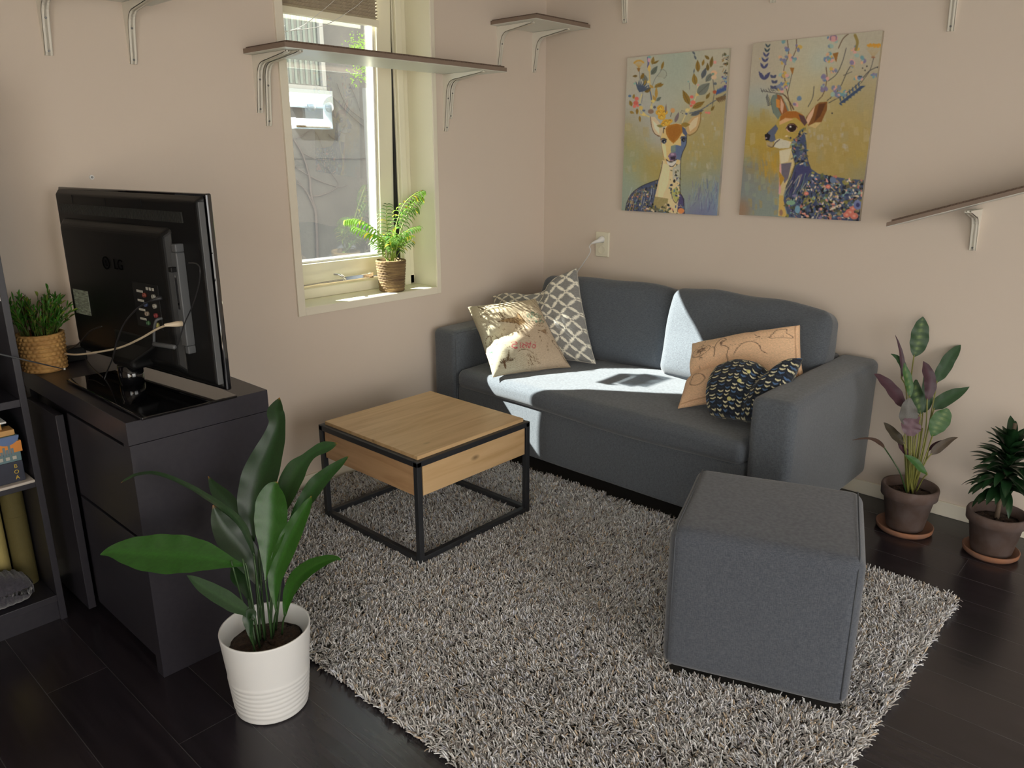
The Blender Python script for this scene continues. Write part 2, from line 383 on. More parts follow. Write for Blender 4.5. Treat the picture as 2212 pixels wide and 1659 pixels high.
b = MB()   # fixed outer frame
b.box(-.875, WX1, .155, .235, WZ0, WZ1); b.box(WX0, -1.505, .155, .235, WZ0, WZ1)
b.box(WX0, WX1, .155, .235, WZ0, WZ0+.045); b.box(WX0, WX1, .155, .235, WZ1-.05, WZ1)
b.box(-.872, -.835, .135, .155, WZ0, WZ1)
b.build('window_frame', M['wframe'], win, bevel=.004)
b = MB()
b.box(-.886, -.874, .165, .21, WZ0+.045, WZ1-.05)
b.build('seal', M['black_gap'], win)
TILT = Matrix.Translation((0, .14, 2.2)) @ Matrix.Rotation(math.radians(2.2), 4, 'X') @ Matrix.Translation((0, -.14, -2.2))   # sash ajar, hung from its top
def ajar(m_):
    m_.v = [tuple(TILT @ Vector(p)) for p in m_.v]; return m_
GZ0, GZ1, GX0, GX1, GY = .935, 2.13, -1.488, -.968, .185
b = MB()   # opening sash
b.box(GX1, -.886, .14, .205, .845, 2.2); b.box(-1.504, GX0, .14, .205, .845, 2.2)
b.box(GX0, GX1, .14, .205, .845, GZ0); b.box(GX0, GX1, .14, .205, GZ1, 2.2)
ajar(b).build('sash', M['wframe'], win, bevel=.005)
b = MB(); b.box(GX1-.010, GX1, .158, .17, GZ0, GZ1); b.box(GX0, GX1-.010, .158, .17, GZ0, GZ0+.010)
ajar(b).build('glazing_bead', M['white_plastic'], win, bevel=.003)
ajar(MB().box(GX0, GX1, GY, GY+.002, GZ0, GZ1)).build('window_glass', glass_mat('window_pane_glass', refl=3.0, haze=.015), win)
b = MB()   # casement handle
hp = [(-1.285, .13, .888), (-1.262, .118, .884), (-1.245, .112, .872), (-1.235, .112, .862)]
b.tube(hp, [.004, .006, .006, .005], 8, smoothpath=4)
b.box(-1.24, -1.08, .118, .126, .856, .872); b.box(-1.10, -1.07, .124, .142, .850, .874)
b.tube([(-1.45, .134, .853), (-1.07, .13, .868)], .0035, 6)
b.build('window_handle', M['chrome'], win, bevel=.001)
# pleated blind packed up at the top of the glass
bl = thing('pleated_blind', 'beige pleated blind gathered up at the top of the window glass', 'blind', (-1.2, .13, 1.93))
MB().box(-1.465, -.975, .118, .142, 1.925, 1.952).build('bottom_rail', M['wframe'], bl, bevel=.003)
MB().box(-1.465, -.975, .118, .142, 2.06, 2.085).build('head_rail', M['wframe'], bl, bevel=.003)
V = []; F = []; nple = 16
for i in range(nple+1):
    z = 1.953+i*(2.06-1.953)/nple; y = .12 if i % 2 else .138
    V += [(-1.46, y, z), (-.98, y, z)]
for i in range(nple): F.append((2*i, 2*i+1, 2*i+3, 2*i+2))
mb = MB(); mb.add(V, F)
M['pleat'] = mat('pleated_fabric', (0.80, 0.72, 0.58), .9, var=(1.0, (0.42, 0.35, 0.25), 1.0), vscale=(900, 5, 5))
mb.build('pleats', M['pleat'], bl)
b = MB()
b.tube([at(785, 0, 'y', .112), at(760, 20, 'y', .112), at(700, 55, 'y', .112), at(612, 68, 'y', .112)], .0013, 5, smoothpath=5)
b.tube([at(723, 0, 'y', .115), at(700, 20, 'y', .115), at(655, 55, 'y', .115), at(612, 70, 'y', .115)], .0011, 5, smoothpath=5)
b.build('pull_cord', M['white_plastic'], bl, smooth=True)

# ------------------------------------------------------------------ outside the window
OUTY = 2.5
struct(MB().box(-6, 6, TH, 8, -.15, -.03).build('ground', mat('paving', (0.22, 0.21, 0.20), .9, var=(8, (.15, .15, .14), .7))))
struct(MB().box(-14, 8, -16, RY-TH, -.4, -.13).build('terrace', mat('terrace_paving', (0.35, 0.34, 0.32), .9, var=(4, (.28, .27, .25), .7))))
ow = thing('concrete_wall', 'grey concrete garden wall with a horizontal joint, seen through the window', 'wall', (0.5, OUTY, -.03))
b = MB(); b.box(-3.5, 4.5, OUTY, OUTY+.2, -.03, 1.360); b.box(-3.5, 4.5, OUTY+.012, OUTY+.2, 1.360, 1.372); b.box(-3.5, 4.5, OUTY, OUTY+.2, 1.372, 2.9)
b.build('concrete_panel', M['concrete'], ow)
ivy = thing('climbing_vine', 'bare climbing vine spreading over the concrete wall outside', 'vine', at(690, 560, 'y', OUTY-.02))
b = MB(); vb = mat('vine_bark', (0.075, 0.066, 0.066), .9)
def vine(pts, r0, r1):
    P = [at(x, y, 'y', OUTY-.015) for x, y in pts]; n = len(P)
    b.tube(P, [r0+(r1-r0)*i/(n-1) for i in range(n)], 6, smoothpath=4)
vine([(686, 570), (684, 500), (681, 455), (672, 420), (668, 380), (652, 330), (634, 300)], .014, .006)
vine([(672, 430), (655, 405), (640, 395)], .007, .003); vine([(681, 455), (665, 420), (640, 385)], .007, .003)
vine([(668, 380), (700, 395), (735, 405), (750, 400)], .006, .002); vine([(672, 425), (700, 420), (730, 402), (720, 380), (700, 355)], .006, .002)
vine([(710, 200), (735, 225), (765, 255), (800, 285)], .006, .004); vine([(728, 180), (750, 230), (790, 262)], .004, .003); vine([(755, 180), (770, 215), (778, 240)], .004, .002)
vine([(710, 290), (728, 300), (746, 270)], .004, .002); vine([(652, 330), (690, 345), (740, 342), (800, 345)], .004, .003)
vine([(640, 300), (655, 292), (676, 280), (690, 300), (700, 330)], .004, .002); vine([(668, 380), (640, 362), (630, 350)], .005, .003)
b.build('vine_stem', vb, ivy, smooth=True)
M['outw'] = mat('weathered_white', (.22, .24, .25), .6)
nb = thing('neighbour_window', 'white framed window of the next building above the concrete wall outside', 'window', at(660, 190, 'y', OUTY-.06))
wl = at(575, 100, 'y', OUTY-.10)[0]; wr = at(702, 120, 'y', OUTY-.10)[0]; zt = 2.75; zb = at(660, 184, 'y', OUTY-.10)[2]
b = MB(); b.box(wr-.035, wr, OUTY-.10, OUTY-.02, zb, zt); b.box(wl, wr, OUTY-.10, OUTY-.02, zb-.03, zb); b.box(wl, wl+.04, OUTY-.10, OUTY-.02, zb, zt); b.box(wl, wr, OUTY-.10, OUTY-.02, zt-.04, zt)
b.build('frame', M['outw'], nb, bevel=.004)
MB().box(wl, wr-.035, OUTY-.07, OUTY-.06, zb, zt).build('pane', mat('dark_pane', (0.03, 0.045, 0.045), .06, spec=.8), nb)
b = MB()
for i in range(9):
    x = wl+.05+(wr-wl-.12)*i/8; b.box(x, x+.018, OUTY-.062, OUTY-.071-.004, zb+.01, zt-.04)
b.build('curtain', mat('net_curtain', (0.13, 0.17, 0.16), .9), nb)
MB().box(wl, wr+.02, OUTY-.14, OUTY-.01, zb-.15, zb-.03).build('ledge', mat('ledge_paint', (0.24, 0.29, 0.32), .6), nb, bevel=.004)
# white posts at the right
for i, (px, w_) in enumerate(((796, .05), (812, .06))):
    a = at(px, 190+10*i, 'y', 2.2-.1*i); o = MB().box(a[0]-w_/2, a[0]+w_/2, 2.2-.1*i, 2.2-.1*i+w_, -.03, a[2]).build('garden_post', M['outw'], bevel=.006)
    tag(o, ('left' if i == 0 else 'right')+' of the two white garden posts outside the window glass', 'post', 'white garden posts')
# leafy branch hanging at the top right
lf = thing('leafy_branch', 'bright green leafy branch hanging beyond the window above the posts', 'branch', at(775, 120, 'y', 2.0))
V = []; mb = MB()
rs = random.Random(3)
for i in range(420):
    u = rs.gauss(0, 1); px = 782+u*17; py = rs.choice([rs.gauss(100, 11), rs.gauss(160, 12), rs.gauss(95, 14)])
    if py > 175: px = 770+rs.uniform(-12, 25)
    c = Vector(at(px, py, 'y', 2.0+rs.uniform(-.12, .12))); s_ = rs.uniform(.008, .018)
    d = Vector((rs.uniform(-1, 1), rs.uniform(-1, 1), rs.uniform(-1, .3))).normalized(); w_ = d.cross(Vector((rs.random(), rs.random(), rs.random()))).normalized()
    mb.add([c, c+d*s_*.5+w_*s_*.4, c+d*s_*1.2, c+d*s_*.5-w_*s_*.4], [(0, 1, 2, 3)])
o = mb.build('foliage', leaf_mat('spring_leaf', (0.22, 0.40, 0.04), .5, .5), lf)
b = MB(); b.tube([at(790, 75, 'y', 2.02), at(785, 120, 'y', 2.02), at(778, 165, 'y', 2.02)], [.006, .004, .002], 6, smoothpath=4)
b.build('twig', vb, lf)
# ------------------------------------------------------------------ soft shapes
def soft_box(name, mt, parent, c, h, r, puff=(0, 0, 0), nmid=14, nr=4, warp=None, amp=0.0, fr=4.0, seed=0, ang=None, expn=2):
    """rounded, slightly stuffed block: centre c, half sizes h, edge radius r"""
    ax = []
    for k in range(3):
        a = list(np.linspace(-h[k], -h[k]+r, nr+1)[:-1])+list(np.linspace(-h[k]+r, h[k]-r, nmid+1))+list(np.linspace(h[k]-r, h[k], nr+1)[1:])
        ax.append(a)
    keys = {}; V = []; F = []
    def vid(p):
        k = tuple(round(q, 6) for q in p)
        if k not in keys: keys[k] = len(V); V.append(p)
        return keys[k]
    for k in range(3):
        i, j = [(1, 2), (2, 0), (0, 1)][k]
        for s in (-1, 1):
            for a in range(len(ax[i])-1):
                for b_ in range(len(ax[j])-1):
                    q = []
                    for (u, v) in ((a, b_), (a+1, b_), (a+1, b_+1), (a, b_+1)):
                        p = [0, 0, 0]; p[k] = s*h[k]; p[i] = ax[i][u]; p[j] = ax[j][v]; q.append(vid(tuple(p)))
                    F.append(q if s > 0 else q[::-1])
    V = np.array(V); H = np.array(h)
    q = np.clip(V, -(H-r), H-r); d = V-q; ln = np.linalg.norm(d, axis=1); ok = ln > 1e-9
    V[ok] = q[ok]+d[ok]/ln[ok][:, None]*r
    u = np.clip(V/H, -1, 1); g = 1-np.abs(u)**expn
    D = np.zeros_like(V)
    D[:, 0] = puff[0]*u[:, 0]*g[:, 1]*g[:, 2]; D[:, 1] = puff[1]*u[:, 1]*g[:, 0]*g[:, 2]; D[:, 2] = puff[2]*u[:, 2]*g[:, 0]*g[:, 1]
    V = V+D
    if amp:
        for n_ in range(len(V)):
            p = Vector(V[n_])*fr+Vector((seed*7.1, seed*3.3, 0)); V[n_] += np.array(mnoise.noise_vector(p))*amp
    if warp is not None: V = warp(V)
    if ang is not None:
        Rm = np.array(Matrix.Rotation(ang[1], 3, ang[0])); V = V @ Rm.T
    V = V+np.array(c)
    return fastmesh(name, V, np.array(F), mt, parent)

M['sofa'] = fabric_mat('sofa_fabric', (0.130, 0.146, 0.165), (0.078, 0.088, 0.104), 800)
M['sofa2'] = fabric_mat('ottoman_fabric', (0.108, 0.119, 0.140), (0.062, 0.069, 0.086), 800)
M['piping'] = mat('seam_piping', (0.08, 0.088, 0.10), .9)

# ------------------------------------------------------------------ sofa
SX, SYL, SYR = -0.85, -0.03, -1.815
sofa = thing('sofa', 'dark grey fabric two-seat sofa with square arms along the wall under the deer pictures', 'sofa', (-.43, -.92, 0))
AW = .158
def arm(y0, y1):
    soft_box('armrest', M['sofa'], sofa, ((SX-.02)/2-.005, (y0+y1)/2, .352), ((-.02-SX)/2, AW/2, .250), .030, (0, .004, .004), 10, 3, amp=.0022, fr=5, seed=y0)
arm(SYL-AW, SYL); arm(SYR, SYR+AW)
IY0, IY1 = SYR+AW, SYL-AW
soft_box('seat_base', M['sofa'], sofa, (SX/2-.02+.012, (IY0+IY1)/2, .225), ((-.02-SX)/2-.005, (IY1-IY0)/2, .125), .012, (.004, 0, 0), 12, 3, amp=.002)
def wseat(V):
    u = V[:, 1]/.73; f = np.clip((-V[:, 0])/.3, 0, 1)
    V[:, 2] -= .018*f*np.exp(-((V[:, 1]+.25)/.35)**2)*(V[:, 2] < .0)
    V[:, 2] -= .010*np.exp(-((V[:, 1])/.07)**2)*0
    for k, (yy, w_) in enumerate(((-.42, .03), (-.30, .02), (.10, .03), (.38, .025), (-.12, .025))):
        V[:, 2] += .0035*np.exp(-((V[:, 1]-yy-.25*V[:, 0])/w_)**2)*np.clip(-V[:, 0]/.3, 0, 1)*(V[:, 2] > 0)
    V[:, 2] += .0025*np.sin(V[:, 1]*17+V[:, 0]*9)*np.sin(V[:, 0]*11)*(V[:, 2] > 0)
    return V
soft_box('seat_cushion', M['sofa'], sofa, (-.525, (IY0+IY1)/2, .380), (.335, (IY1-IY0)/2-.003, .045), .034, (.010, 0, .014), 26, 5, amp=.004, fr=3.5, seed=2, warp=wseat)
MB().box(-.16, -.022, IY0, IY1, .10, .60).build('backrest', M['sofa'], sofa, bevel=.02, seg=4)
def wback(side):
    def f(V):
        y = V[:, 1]/.36; z = V[:, 2]/.19; t = np.clip((z+1)/2, 0, 1)
        V[:, 0] *= (1-.22*t)
        V[:, 2] -= .020*t*np.clip(side*y, 0, 1)**2
        V[:, 0] -= .024*np.exp(-((z+.45)/.5)**2)*(1-y**2)*(V[:, 0] < 0)
        V[:, 0] -= .006*np.sin(9*y+4*z)*np.clip(t-.45, 0, 1)*(V[:, 0] < 0)
        V[:, 2] += .012*np.exp(-((y+.55*side)/.35)**2)*t
        if side > 0: V[:, 0] -= .10*np.clip(y, -1, 1)*(1-.4*t)      # left cushion turned: its window end comes forward
        return V
    return f
for (yc, sd_, hy, hz, cz) in ((-.575, 1, .350, .192, .612), (-1.305, -1, .362, .198, .612)):
    o = soft_box('back_cushion', M['sofa'], sofa, (-.195, yc, cz), (.085, hy, hz), .045, (.022, .004, .006), 22, 6, warp=wback(sd_), amp=.010, fr=4.6, seed=yc, ang=('Y', math.radians(14)), expn=4)
b = MB()
for x in (SX+.07, -.10):
    for y in (SYR+.09, SYL-.09):
        mbx = MB(); mbx.lathe([(.018, 0), (.024, .105)], (x, y, 0), 14); mbx.build('leg', M['black_plastic'], sofa, smooth=True)
# seam lines on the arm fronts
for y in (SYR+AW-.008, SYL-AW+.008):
    MB().tube([(SX+.004, y, .125), (SX+.004, y, .565), (SX+.016, y, .592), (-.1, y, .5975)], .0016, 6).build('seam', M['piping'], sofa, smooth=True)

# ------------------------------------------------------------------ ottoman
P0 = np.array([-1.625, -1.839]); P1 = np.array([-1.474, -2.254])
ev = (P1-P0)/np.linalg.norm(P1-P0); nv = np.array([-ev[1], ev[0]]); 
if nv[0] < 0: nv = -nv
OD = .460; OZ = .425; OW = .478
oc = (P0+P1)/2+nv*(OD/2-.008)
ott = thing('ottoman', 'dark grey fabric cube ottoman standing on the rug', 'ottoman', (oc[0], oc[1], .03))
oth = math.atan2(ev[1], ev[0])
def woto(V):
    c_, s_ = math.cos(oth), math.sin(oth); X = V[:, 0].copy(); Y = V[:, 1].copy()
    V[:, 0] = X*c_-Y*s_; V[:, 1] = X*s_+Y*c_; return V
soft_box('body', M['sofa2'], ott, (oc[0], oc[1], .03+OZ/2), (OW/2, OD/2, OZ/2), .036, (.003, .005, .004), 12, 5, warp=woto, amp=.0015, fr=5)
for s_ in (-1, 1):
    pts = []
    hx = OW/2+.0005; hy = OD/2-.006
    for (yy, zz) in ((-hy, .06), (-hy, .03+OZ-.03), (-hy+.025, .03+OZ+.001), (hy-.025, .03+OZ+.001), (hy, .03+OZ-.03), (hy, .06)):
        e3 = ev*s_*(hx-.018)+nv*(yy*1.012); pts.append((oc[0]+e3[0], oc[1]+e3[1], zz))
    MB().tube(pts, .002, 6).build('seam', M['piping'], ott, smooth=True)

# ------------------------------------------------------------------ coffee table
TX0, TX1, TY0, TY1, TZ = -1.7077, -1.1314, -.8959, -.3201, .4018
M['oak'] = wood_mat('wild_oak', (0.66, 0.455, 0.245), (0.54, 0.345, 0.165), 'x')
tb = thing('coffee_table', 'square oak coffee table with a black metal frame on the rug', 'table', ((TX0+TX1)/2, (TY0+TY1)/2, .02))
q = .021
for (x, y) in ((TX0, TY0), (TX1-q, TY0), (TX0, TY1-q), (TX1-q, TY1-q)):
    MB().box(x, x+q, y, y+q, .02, TZ-.002).build('leg', M['black_metal'], tb, bevel=.002)
b = MB()
for z0, z1 in ((TZ-q, TZ), ):
    b.box(TX0, TX1, TY0, TY0+q, z0, z1); b.box(TX0, TX1, TY1-q, TY1, z0, z1); b.box(TX0, TX0+q, TY0+q, TY1-q, z0, z1); b.box(TX1-q, TX1, TY0+q, TY1-q, z0, z1)
b.build('top_frame', M['black_metal'], tb, bevel=.002)
b = MB(); z0, z1 = .022, .022+q
b.box(TX0+q, TX1-q, TY0, TY0+q, z0, z1); b.box(TX0+q, TX1-q, TY1-q, TY1, z0, z1); b.box(TX0, TX0+q, TY0+q, TY1-q, z0, z1); b.box(TX1-q, TX1, TY0+q, TY1-q, z0, z1)
b.build('floor_rail', M['black_metal'], tb, bevel=.002)
MB().box(TX0+.018, TX1-.018, TY0+.018, TY1-.018, TZ-.004, TZ+.013).build('table_top', M['oak'], tb, bevel=.0012)
zb_ = .272
b = MB(); b.box(TX0+.006, TX0+.024, TY0+q+.008, TY1-q-.008, zb_, TZ-q); b.box(TX1-.024, TX1-.006, TY0+q+.008, TY1-q-.008, zb_, TZ-q)
b.box(TX0+.024, TX1-.024, TY1-.03, TY1-.012, zb_, TZ-q); b.box(TX0+.024, TX1-.024, TY0+.03, TY1-.03, zb_, zb_+.012)
M['oak_y'] = wood_mat('wild_oak_side', (0.64, 0.40, 0.21), (0.50, 0.29, 0.14), 'y')
b.build('apron', M['oak_y'], tb, bevel=.001)
MB().box(TX0+q+.006, TX1-q-.006, TY0+.003, TY0+.022, zb_, TZ-q-.001).build('drawer_front', M['oak'], tb, bevel=.001)

# ------------------------------------------------------------------ rug
RGX0, RGX1, RGY0, RGY1 = -2.262, -.655, -2.345, -.045
rug = thing('shaggy_rug', 'shaggy grey and beige long-pile rug on the dark floor', 'rug', ((RGX0+RGX1)/2, (RGY0+RGY1)/2, 0))
MB().box(RGX0+.01, RGX1-.01, RGY0+.01, RGY1-.01, 0, .008).build('backing', mat('rug_backing', (0.05, 0.045, 0.04), .95), rug)
def rug_pile():
    rng = np.random.default_rng(5); N = 120000
    x = rng.uniform(RGX0+.004, RGX1-.004, N); y = rng.uniform(RGY0+.004, RGY1-.004, N)
    # drop strands hidden under the sofa and under the ottoman
    keep = ~((x > SX+.06) & (y > SYR+.05))
    rel = np.stack([x-oc[0], y-oc[1]], 1); keep &= ~((np.abs(rel@ev) < OW/2-.012) & (np.abs(rel@nv) < OD/2-.012))
    x = x[keep]; y = y[keep]; N = len(x)
    # lean from a few smooth waves plus clump noise
    def field(s, a):
        out = np.zeros(N)
        for k in range(5):
            f = rng.uniform(.5, 1.5)*s; th = rng.uniform(0, 6.28); out += np.sin((x*math.cos(th)+y*math.sin(th))*f+rng.uniform(0, 6.28))
        return out*a/2.2
    ang = field(4, 1.6)+field(25, .9)+field(110, 1.2)+rng.normal(0, 1.1, N)
    lean = np.clip(.75+field(30, .15)+rng.normal(0, .28, N), .1, 1.3)
    L = rng.uniform(.017, .029, N); 
    edge = np.minimum.reduce([x-RGX0, RGX1-x, y-RGY0, RGY1-y])
    # strands near an edge fall outwards
    ex = np.where(x-RGX0 < .03, -1., 0)+np.where(RGX1-x < .03, 1., 0); ey = np.where(y-RGY0 < .03, -1., 0)+np.where(RGY1-y < .03, 1., 0)*.3
    dx = np.cos(ang)+ex*.7; dy = np.sin(ang)+ey*.7; dn = np.hypot(dx, dy)+1e-6; dx /= dn; dy /= dn
    r = rng.uniform(.0017, .0029, N)
    tw = rng.uniform(0, 6.28, N); sg = 4; V = np.zeros((N, sg*3, 3)); cx, cy, cz = x.copy(), y.copy(), np.full(N, .004)
    cur = rng.normal(0, .5, N)
    for i in range(sg):
        t = i/(sg-1); th = lean*(0.25+1.1*t); 
        if i:
            st = L/(sg-1); a2 = cur*t; ddx = dx*np.cos(a2)-dy*np.sin(a2); ddy = dx*np.sin(a2)+dy*np.cos(a2)
            cx = cx+ddx*np.sin(th)*st; cy = cy+ddy*np.sin(th)*st; cz = cz+np.cos(th)*st
        rr = r*(1.0 if i < sg-1 else .85)
        for k in range(3):
            a = tw+2*math.pi*k/3+t*1.5; ox = np.cos(a)*rr; oz = np.sin(a)*rr
            V[:, i*3+k, 0] = cx-dy*ox+dx*oz*np.cos(th); V[:, i*3+k, 1] = cy+dx*ox+dy*oz*np.cos(th); V[:, i*3+k, 2] = np.maximum(cz-oz*np.sin(th)*.6, .003)
    F = []
    for i in range(sg-1):
        for k in range(3): F.append((i*3+k, i*3+(k+1) % 3, (i+1)*3+(k+1) % 3, (i+1)*3+k))
    F.append(((sg-1)*3, (sg-1)*3+1, (sg-1)*3+2, (sg-1)*3+2))
    F = np.array(F[:-1]); FF = (F[None]+(np.arange(N)*sg*3)[:, None, None]).reshape(-1, 4)
    pal = lin([[238, 235, 232], [222, 218, 214], [250, 248, 247], [196, 189, 184], [132, 122, 118], [214, 192, 164], [224, 225, 236]])
    pi = rng.choice(len(pal), N, p=[.26, .22, .16, .14, .07, .07, .08]); C = pal[pi]*rng.uniform(.85, 1.22, (N, 1))
    C = np.repeat(C, sg*3, axis=0)
    mt = mat('yarn', (0.5, 0.5, 0.5), .85, spec=.25, attr=True, sheen=.3)
    o = fastmesh('pile', V.reshape(-1, 3), FF, mt, rug, colors=np.clip(C, 0, .95)); o['kind'] = 'stuff'
rug_pile()

# ------------------------------------------------------------------ black cabinet under the television
KX0, KX1, KY, KZ = -2.578, -2.1835, -.8158, .7491
kb = thing('cabinet', 'black-brown wooden cabinet carrying the television, beside the bookcase', 'cabinet', ((KX0+KX1)/2, KY/2, 0))
MB().box(KX0, KX1, KY, -.014, KZ-.062, KZ).build('top', M['cabinet'], kb, bevel=.0012)
for (y0, y1) in ((KY+.001, KY+.04), (-.055, -.014)):
    MB().box(KX0+.002, KX1-.002, y0, y1, 0, KZ-.0635).build('side_panel', M['cabinet'], kb, bevel=.001)
b = MB(); b.box(KX0+.02, KX0+.035, KY+.04, -.055, .04, KZ-.0635); b.box(KX1-.02, KX1-.004, KY+.04, -.055, .04, KZ-.0635); b.box(KX0+.02, KX1-.004, KY+.04, -.055, .02, .05)
b.build('carcass', M['cabinet'], kb, bevel=.001)
for (y0, y1) in ((-.775, -.365),):
    MB().box(KX0+.004, KX0+.02, y0, y1, .42, KZ-.075).build('door', M['cabinet'], kb, bevel=.0015)
    MB().box(KX0+.004, KX0+.02, y0, y1, .05, .41).build('door', M['cabinet'], kb, bevel=.0015)
MB().box(KX0-.024, KX0-.002, -.355, -.09, .03, .668).build('door', M['cabinet'], kb, bevel=.0015)
wi = MB().box(-2.46, -2.40, -.075, -.02, KZ, KZ+.045).build('small_box', M['black_plastic'], bevel=.004)
tag(wi, 'small black box on the cabinet between straw basket and television', 'box')

# ------------------------------------------------------------------ television
tL = np.array([-2.408, -.075]); tR = np.array([-2.318, -.845]); te = (tR-tL)/np.linalg.norm(tR-tL); tn = np.array([-te[1], te[0]])
if tn[0] < 0: tn = -tn       # screen side (+x); back is -tn
tc_ = (tL+tR)/2; TWd = float(np.linalg.norm(tR-tL)); TVZ0, TVZ1 = .782, 1.300
Mt = Matrix(((te[0], tn[0], 0, tc_[0]), (te[1], tn[1], 0, tc_[1]), (0, 0, 1, 0), (0, 0, 0, 1)))   # local x along width, y to screen
tv = thing('television', 'black flat television seen from behind, standing on the cabinet', 'television', (tc_[0], tc_[1], KZ))
hw = TWd/2
def tvt(mb_): 
    mb_.v = [tuple(Mt @ Vector(p)) for p in mb_.v]; return mb_
tvt(MB().box(-hw, hw, 0, .016, TVZ0, TVZ1)).build('bezel', M['gloss_black'], tv, bevel=.004, seg=3)
tvt(MB().box(-hw+.02, hw-.02, .0165, .018, TVZ0+.03, TVZ1-.02)).build('screen', M['gloss_black'], tv)
# back cover: bulging tray with chamfers
def bump(hx, z0, z1, hx2, z02, z12, y0, y1):
    m_ = MB(); P = [(-hx, y0, z0), (hx, y0, z0), (hx, y0, z1), (-hx, y0, z1), (-hx2, y1, z02), (hx2, y1, z02), (hx2, y1, z12), (-hx2, y1, z12)]
    m_.add(P, [(0, 1, 5, 4), (1, 2, 6, 5), (2, 3, 7, 6), (3, 0, 4, 7), (4, 5, 6, 7), (3, 2, 1, 0)]); return m_
tvt(bump(hw-.004, TVZ0+.004, TVZ1-.004, hw-.02, TVZ0+.02, TVZ1-.02, -.001, -.020)).build('back_cover', M['black_plastic'], tv, bevel=.006, seg=3)
hb_ = bump(hw-.09, TVZ0+.02, TVZ1-.085, hw-.115, TVZ0+.05, TVZ1-.11, -.018, -.045); hb_.v = [(p[0]-.045, p[1], p[2]) for p in hb_.v]
tvt(hb_).build('electronics_hump', M['black_plastic'], tv, bevel=.012, seg=4)
b = MB()
for i in range(96):
    x = -hw+.045+i*(2*hw-.13)/95; b.add([(x, -.0195, TVZ1-.075), (x+.0035, -.0195, TVZ1-.075), (x+.0035, -.0235, TVZ1-.075), (x, -.0235, TVZ1-.075),
        (x-.002, -.0195, TVZ1-.048), (x+.0015, -.0195, TVZ1-.048), (x+.0015, -.0235, TVZ1-.048), (x-.002, -.0235, TVZ1-.048)],
        [(0, 1, 2, 3), (4, 7, 6, 5), (0, 4, 5, 1), (1, 5, 6, 2), (2, 6, 7, 3), (3, 7, 4, 0)])
tvt(b).build('vent', mat('vent_dark', (0.03, 0.03, 0.028), .5), tv)
tvt(MB().box(hw-.008, hw-.005, -.021, -.004, TVZ0+.02, TVZ1-.02)).build('edge_strip', M['grey_plastic'], tv, bevel=.002)
for i, w_ in enumerate((.035, .03, .035)):
    tvt(MB().box(-hw+.12+i*.19, -hw+.124+i*.19, -.0215, -.019, TVZ1-.045, TVZ1-.045+w_*.7)).build('latch', M['vent_dark'] if 'vent_dark' in M else M['black_plastic'], tv)
# label with fine print
lm = mat('rating_label', (0.33, 0.36, 0.28), .6, var=(1.0, (.12, .13, .10), 1.0), vscale=(60, 60, 260))
tvt(MB().box(-hw+.094, -hw+.183, -.0465, -.0445, .925, 1.0)).build('rating_label', lm, tv)
# connector block and sockets
tvt(MB().box(.06, .19, -.047, -.044, .93, 1.055)).build('port_panel', mat('port_panel_black', (0.004, .004, .004), .7), tv, bevel=.002)
cols = [(0.05, .12, .05), (.35, .32, .10), (.30, .24, .18), (.22, .03, .03), (.05, .07, .15), (.35, .33, .28), (.22, .05, .03), (.30, .29, .25)]
for i in range(8):
    x = .125+.045*(i % 2); z = .945+.026*(i//2)
    m_ = MB(); m_.lathe([(.0065, 0), (.0065, .007), (.004, .007), (.004, .002), (0, .002)], (0, 0, 0), 16)
    m_.v = [(x+p[0], -.047-p[2], z+p[1]) for p in m_.v]
    tvt(m_).build('socket', mat('socket_colour_%d' % i, cols[i], .5), tv, smooth=True)
M['print'] = mat('print_white', (.5, .48, .42), .6)
for i in range(4): tvt(MB().box(.082, .112, -.0485, -.046, .95+.026*i, .956+.026*i)).build('port_label', M['print'], tv)
for i in range(3): tvt(MB().box(.132+.015*i, .140+.015*i, -.0485, -.046, 1.038, 1.046)).build('port_label', M['print'], tv)
# side input module standing proud near the right edge
b = MB(); b.box(.268, .294, -.044, -.018, .900, 1.150); b.box(.274, .294, -.044, -.018, 1.150, 1.172); b.box(.278, .294, -.042, -.018, .878, .900)
tvt(b).build('side_module', M['grey_plastic'], tv, bevel=.003)
tvt(MB().box(.277, .284, -.0455, -.043, 1.00, 1.09)).build('card_slot', M['gloss_black'], tv)
tvt(MB().box(.275, .289, -.060, -.043, 1.100, 1.113)).build('usb_plug', M['black_plastic'], tv, bevel=.002)
# embossed maker mark
def text_obj(body, size, Mx, mt, parent, name, extrude=.0006):
    cu = bpy.data.curves.new(name, 'FONT'); cu.body = body; cu.size = size; cu.extrude = extrude; cu.align_x = 'CENTER'; cu.align_y = 'CENTER'
    o = bpy.data.objects.new(name, cu); COL.objects.link(o); dg = bpy.context.evaluated_depsgraph_get(); me = bpy.data.meshes.new_from_object(o.evaluated_get(dg))
    bpy.data.objects.remove(o); me.name = name; org = Vector(parent['_org'])
    for v in me.vertices: v.co = (Mx @ v.co)-org
    me.materials.clear(); me.materials.append(mt); o = bpy.data.objects.new(name, me); COL.objects.link(o); o.parent = parent; o['_org'] = tuple(org); return o
M['emboss'] = mat('embossed_mark', (0.0015, 0.0015, 0.0015), .9, spec=.05)
Mx = Mt @ Matrix.Translation((.0, -.0465, 1.095)) @ Matrix.Rotation(math.radians(90), 4, 'X')
text_obj('LG', .042, Mx, M['emboss'], tv, 'maker_mark')
b = MB(); ring = []
for k in range(33):
    a = 2*math.pi*k/32; ring.append((-.068+.017*math.cos(a), -.0462, 1.096+.017*math.sin(a)))
b.tube(ring, .0016, 6, cap=False); b.tube([(-.068, -.0465, 1.104), (-.068, -.0465, 1.089), (-.061, -.0465, 1.089)], .0013, 5)
tvt(b).build('maker_badge', M['emboss'], tv)
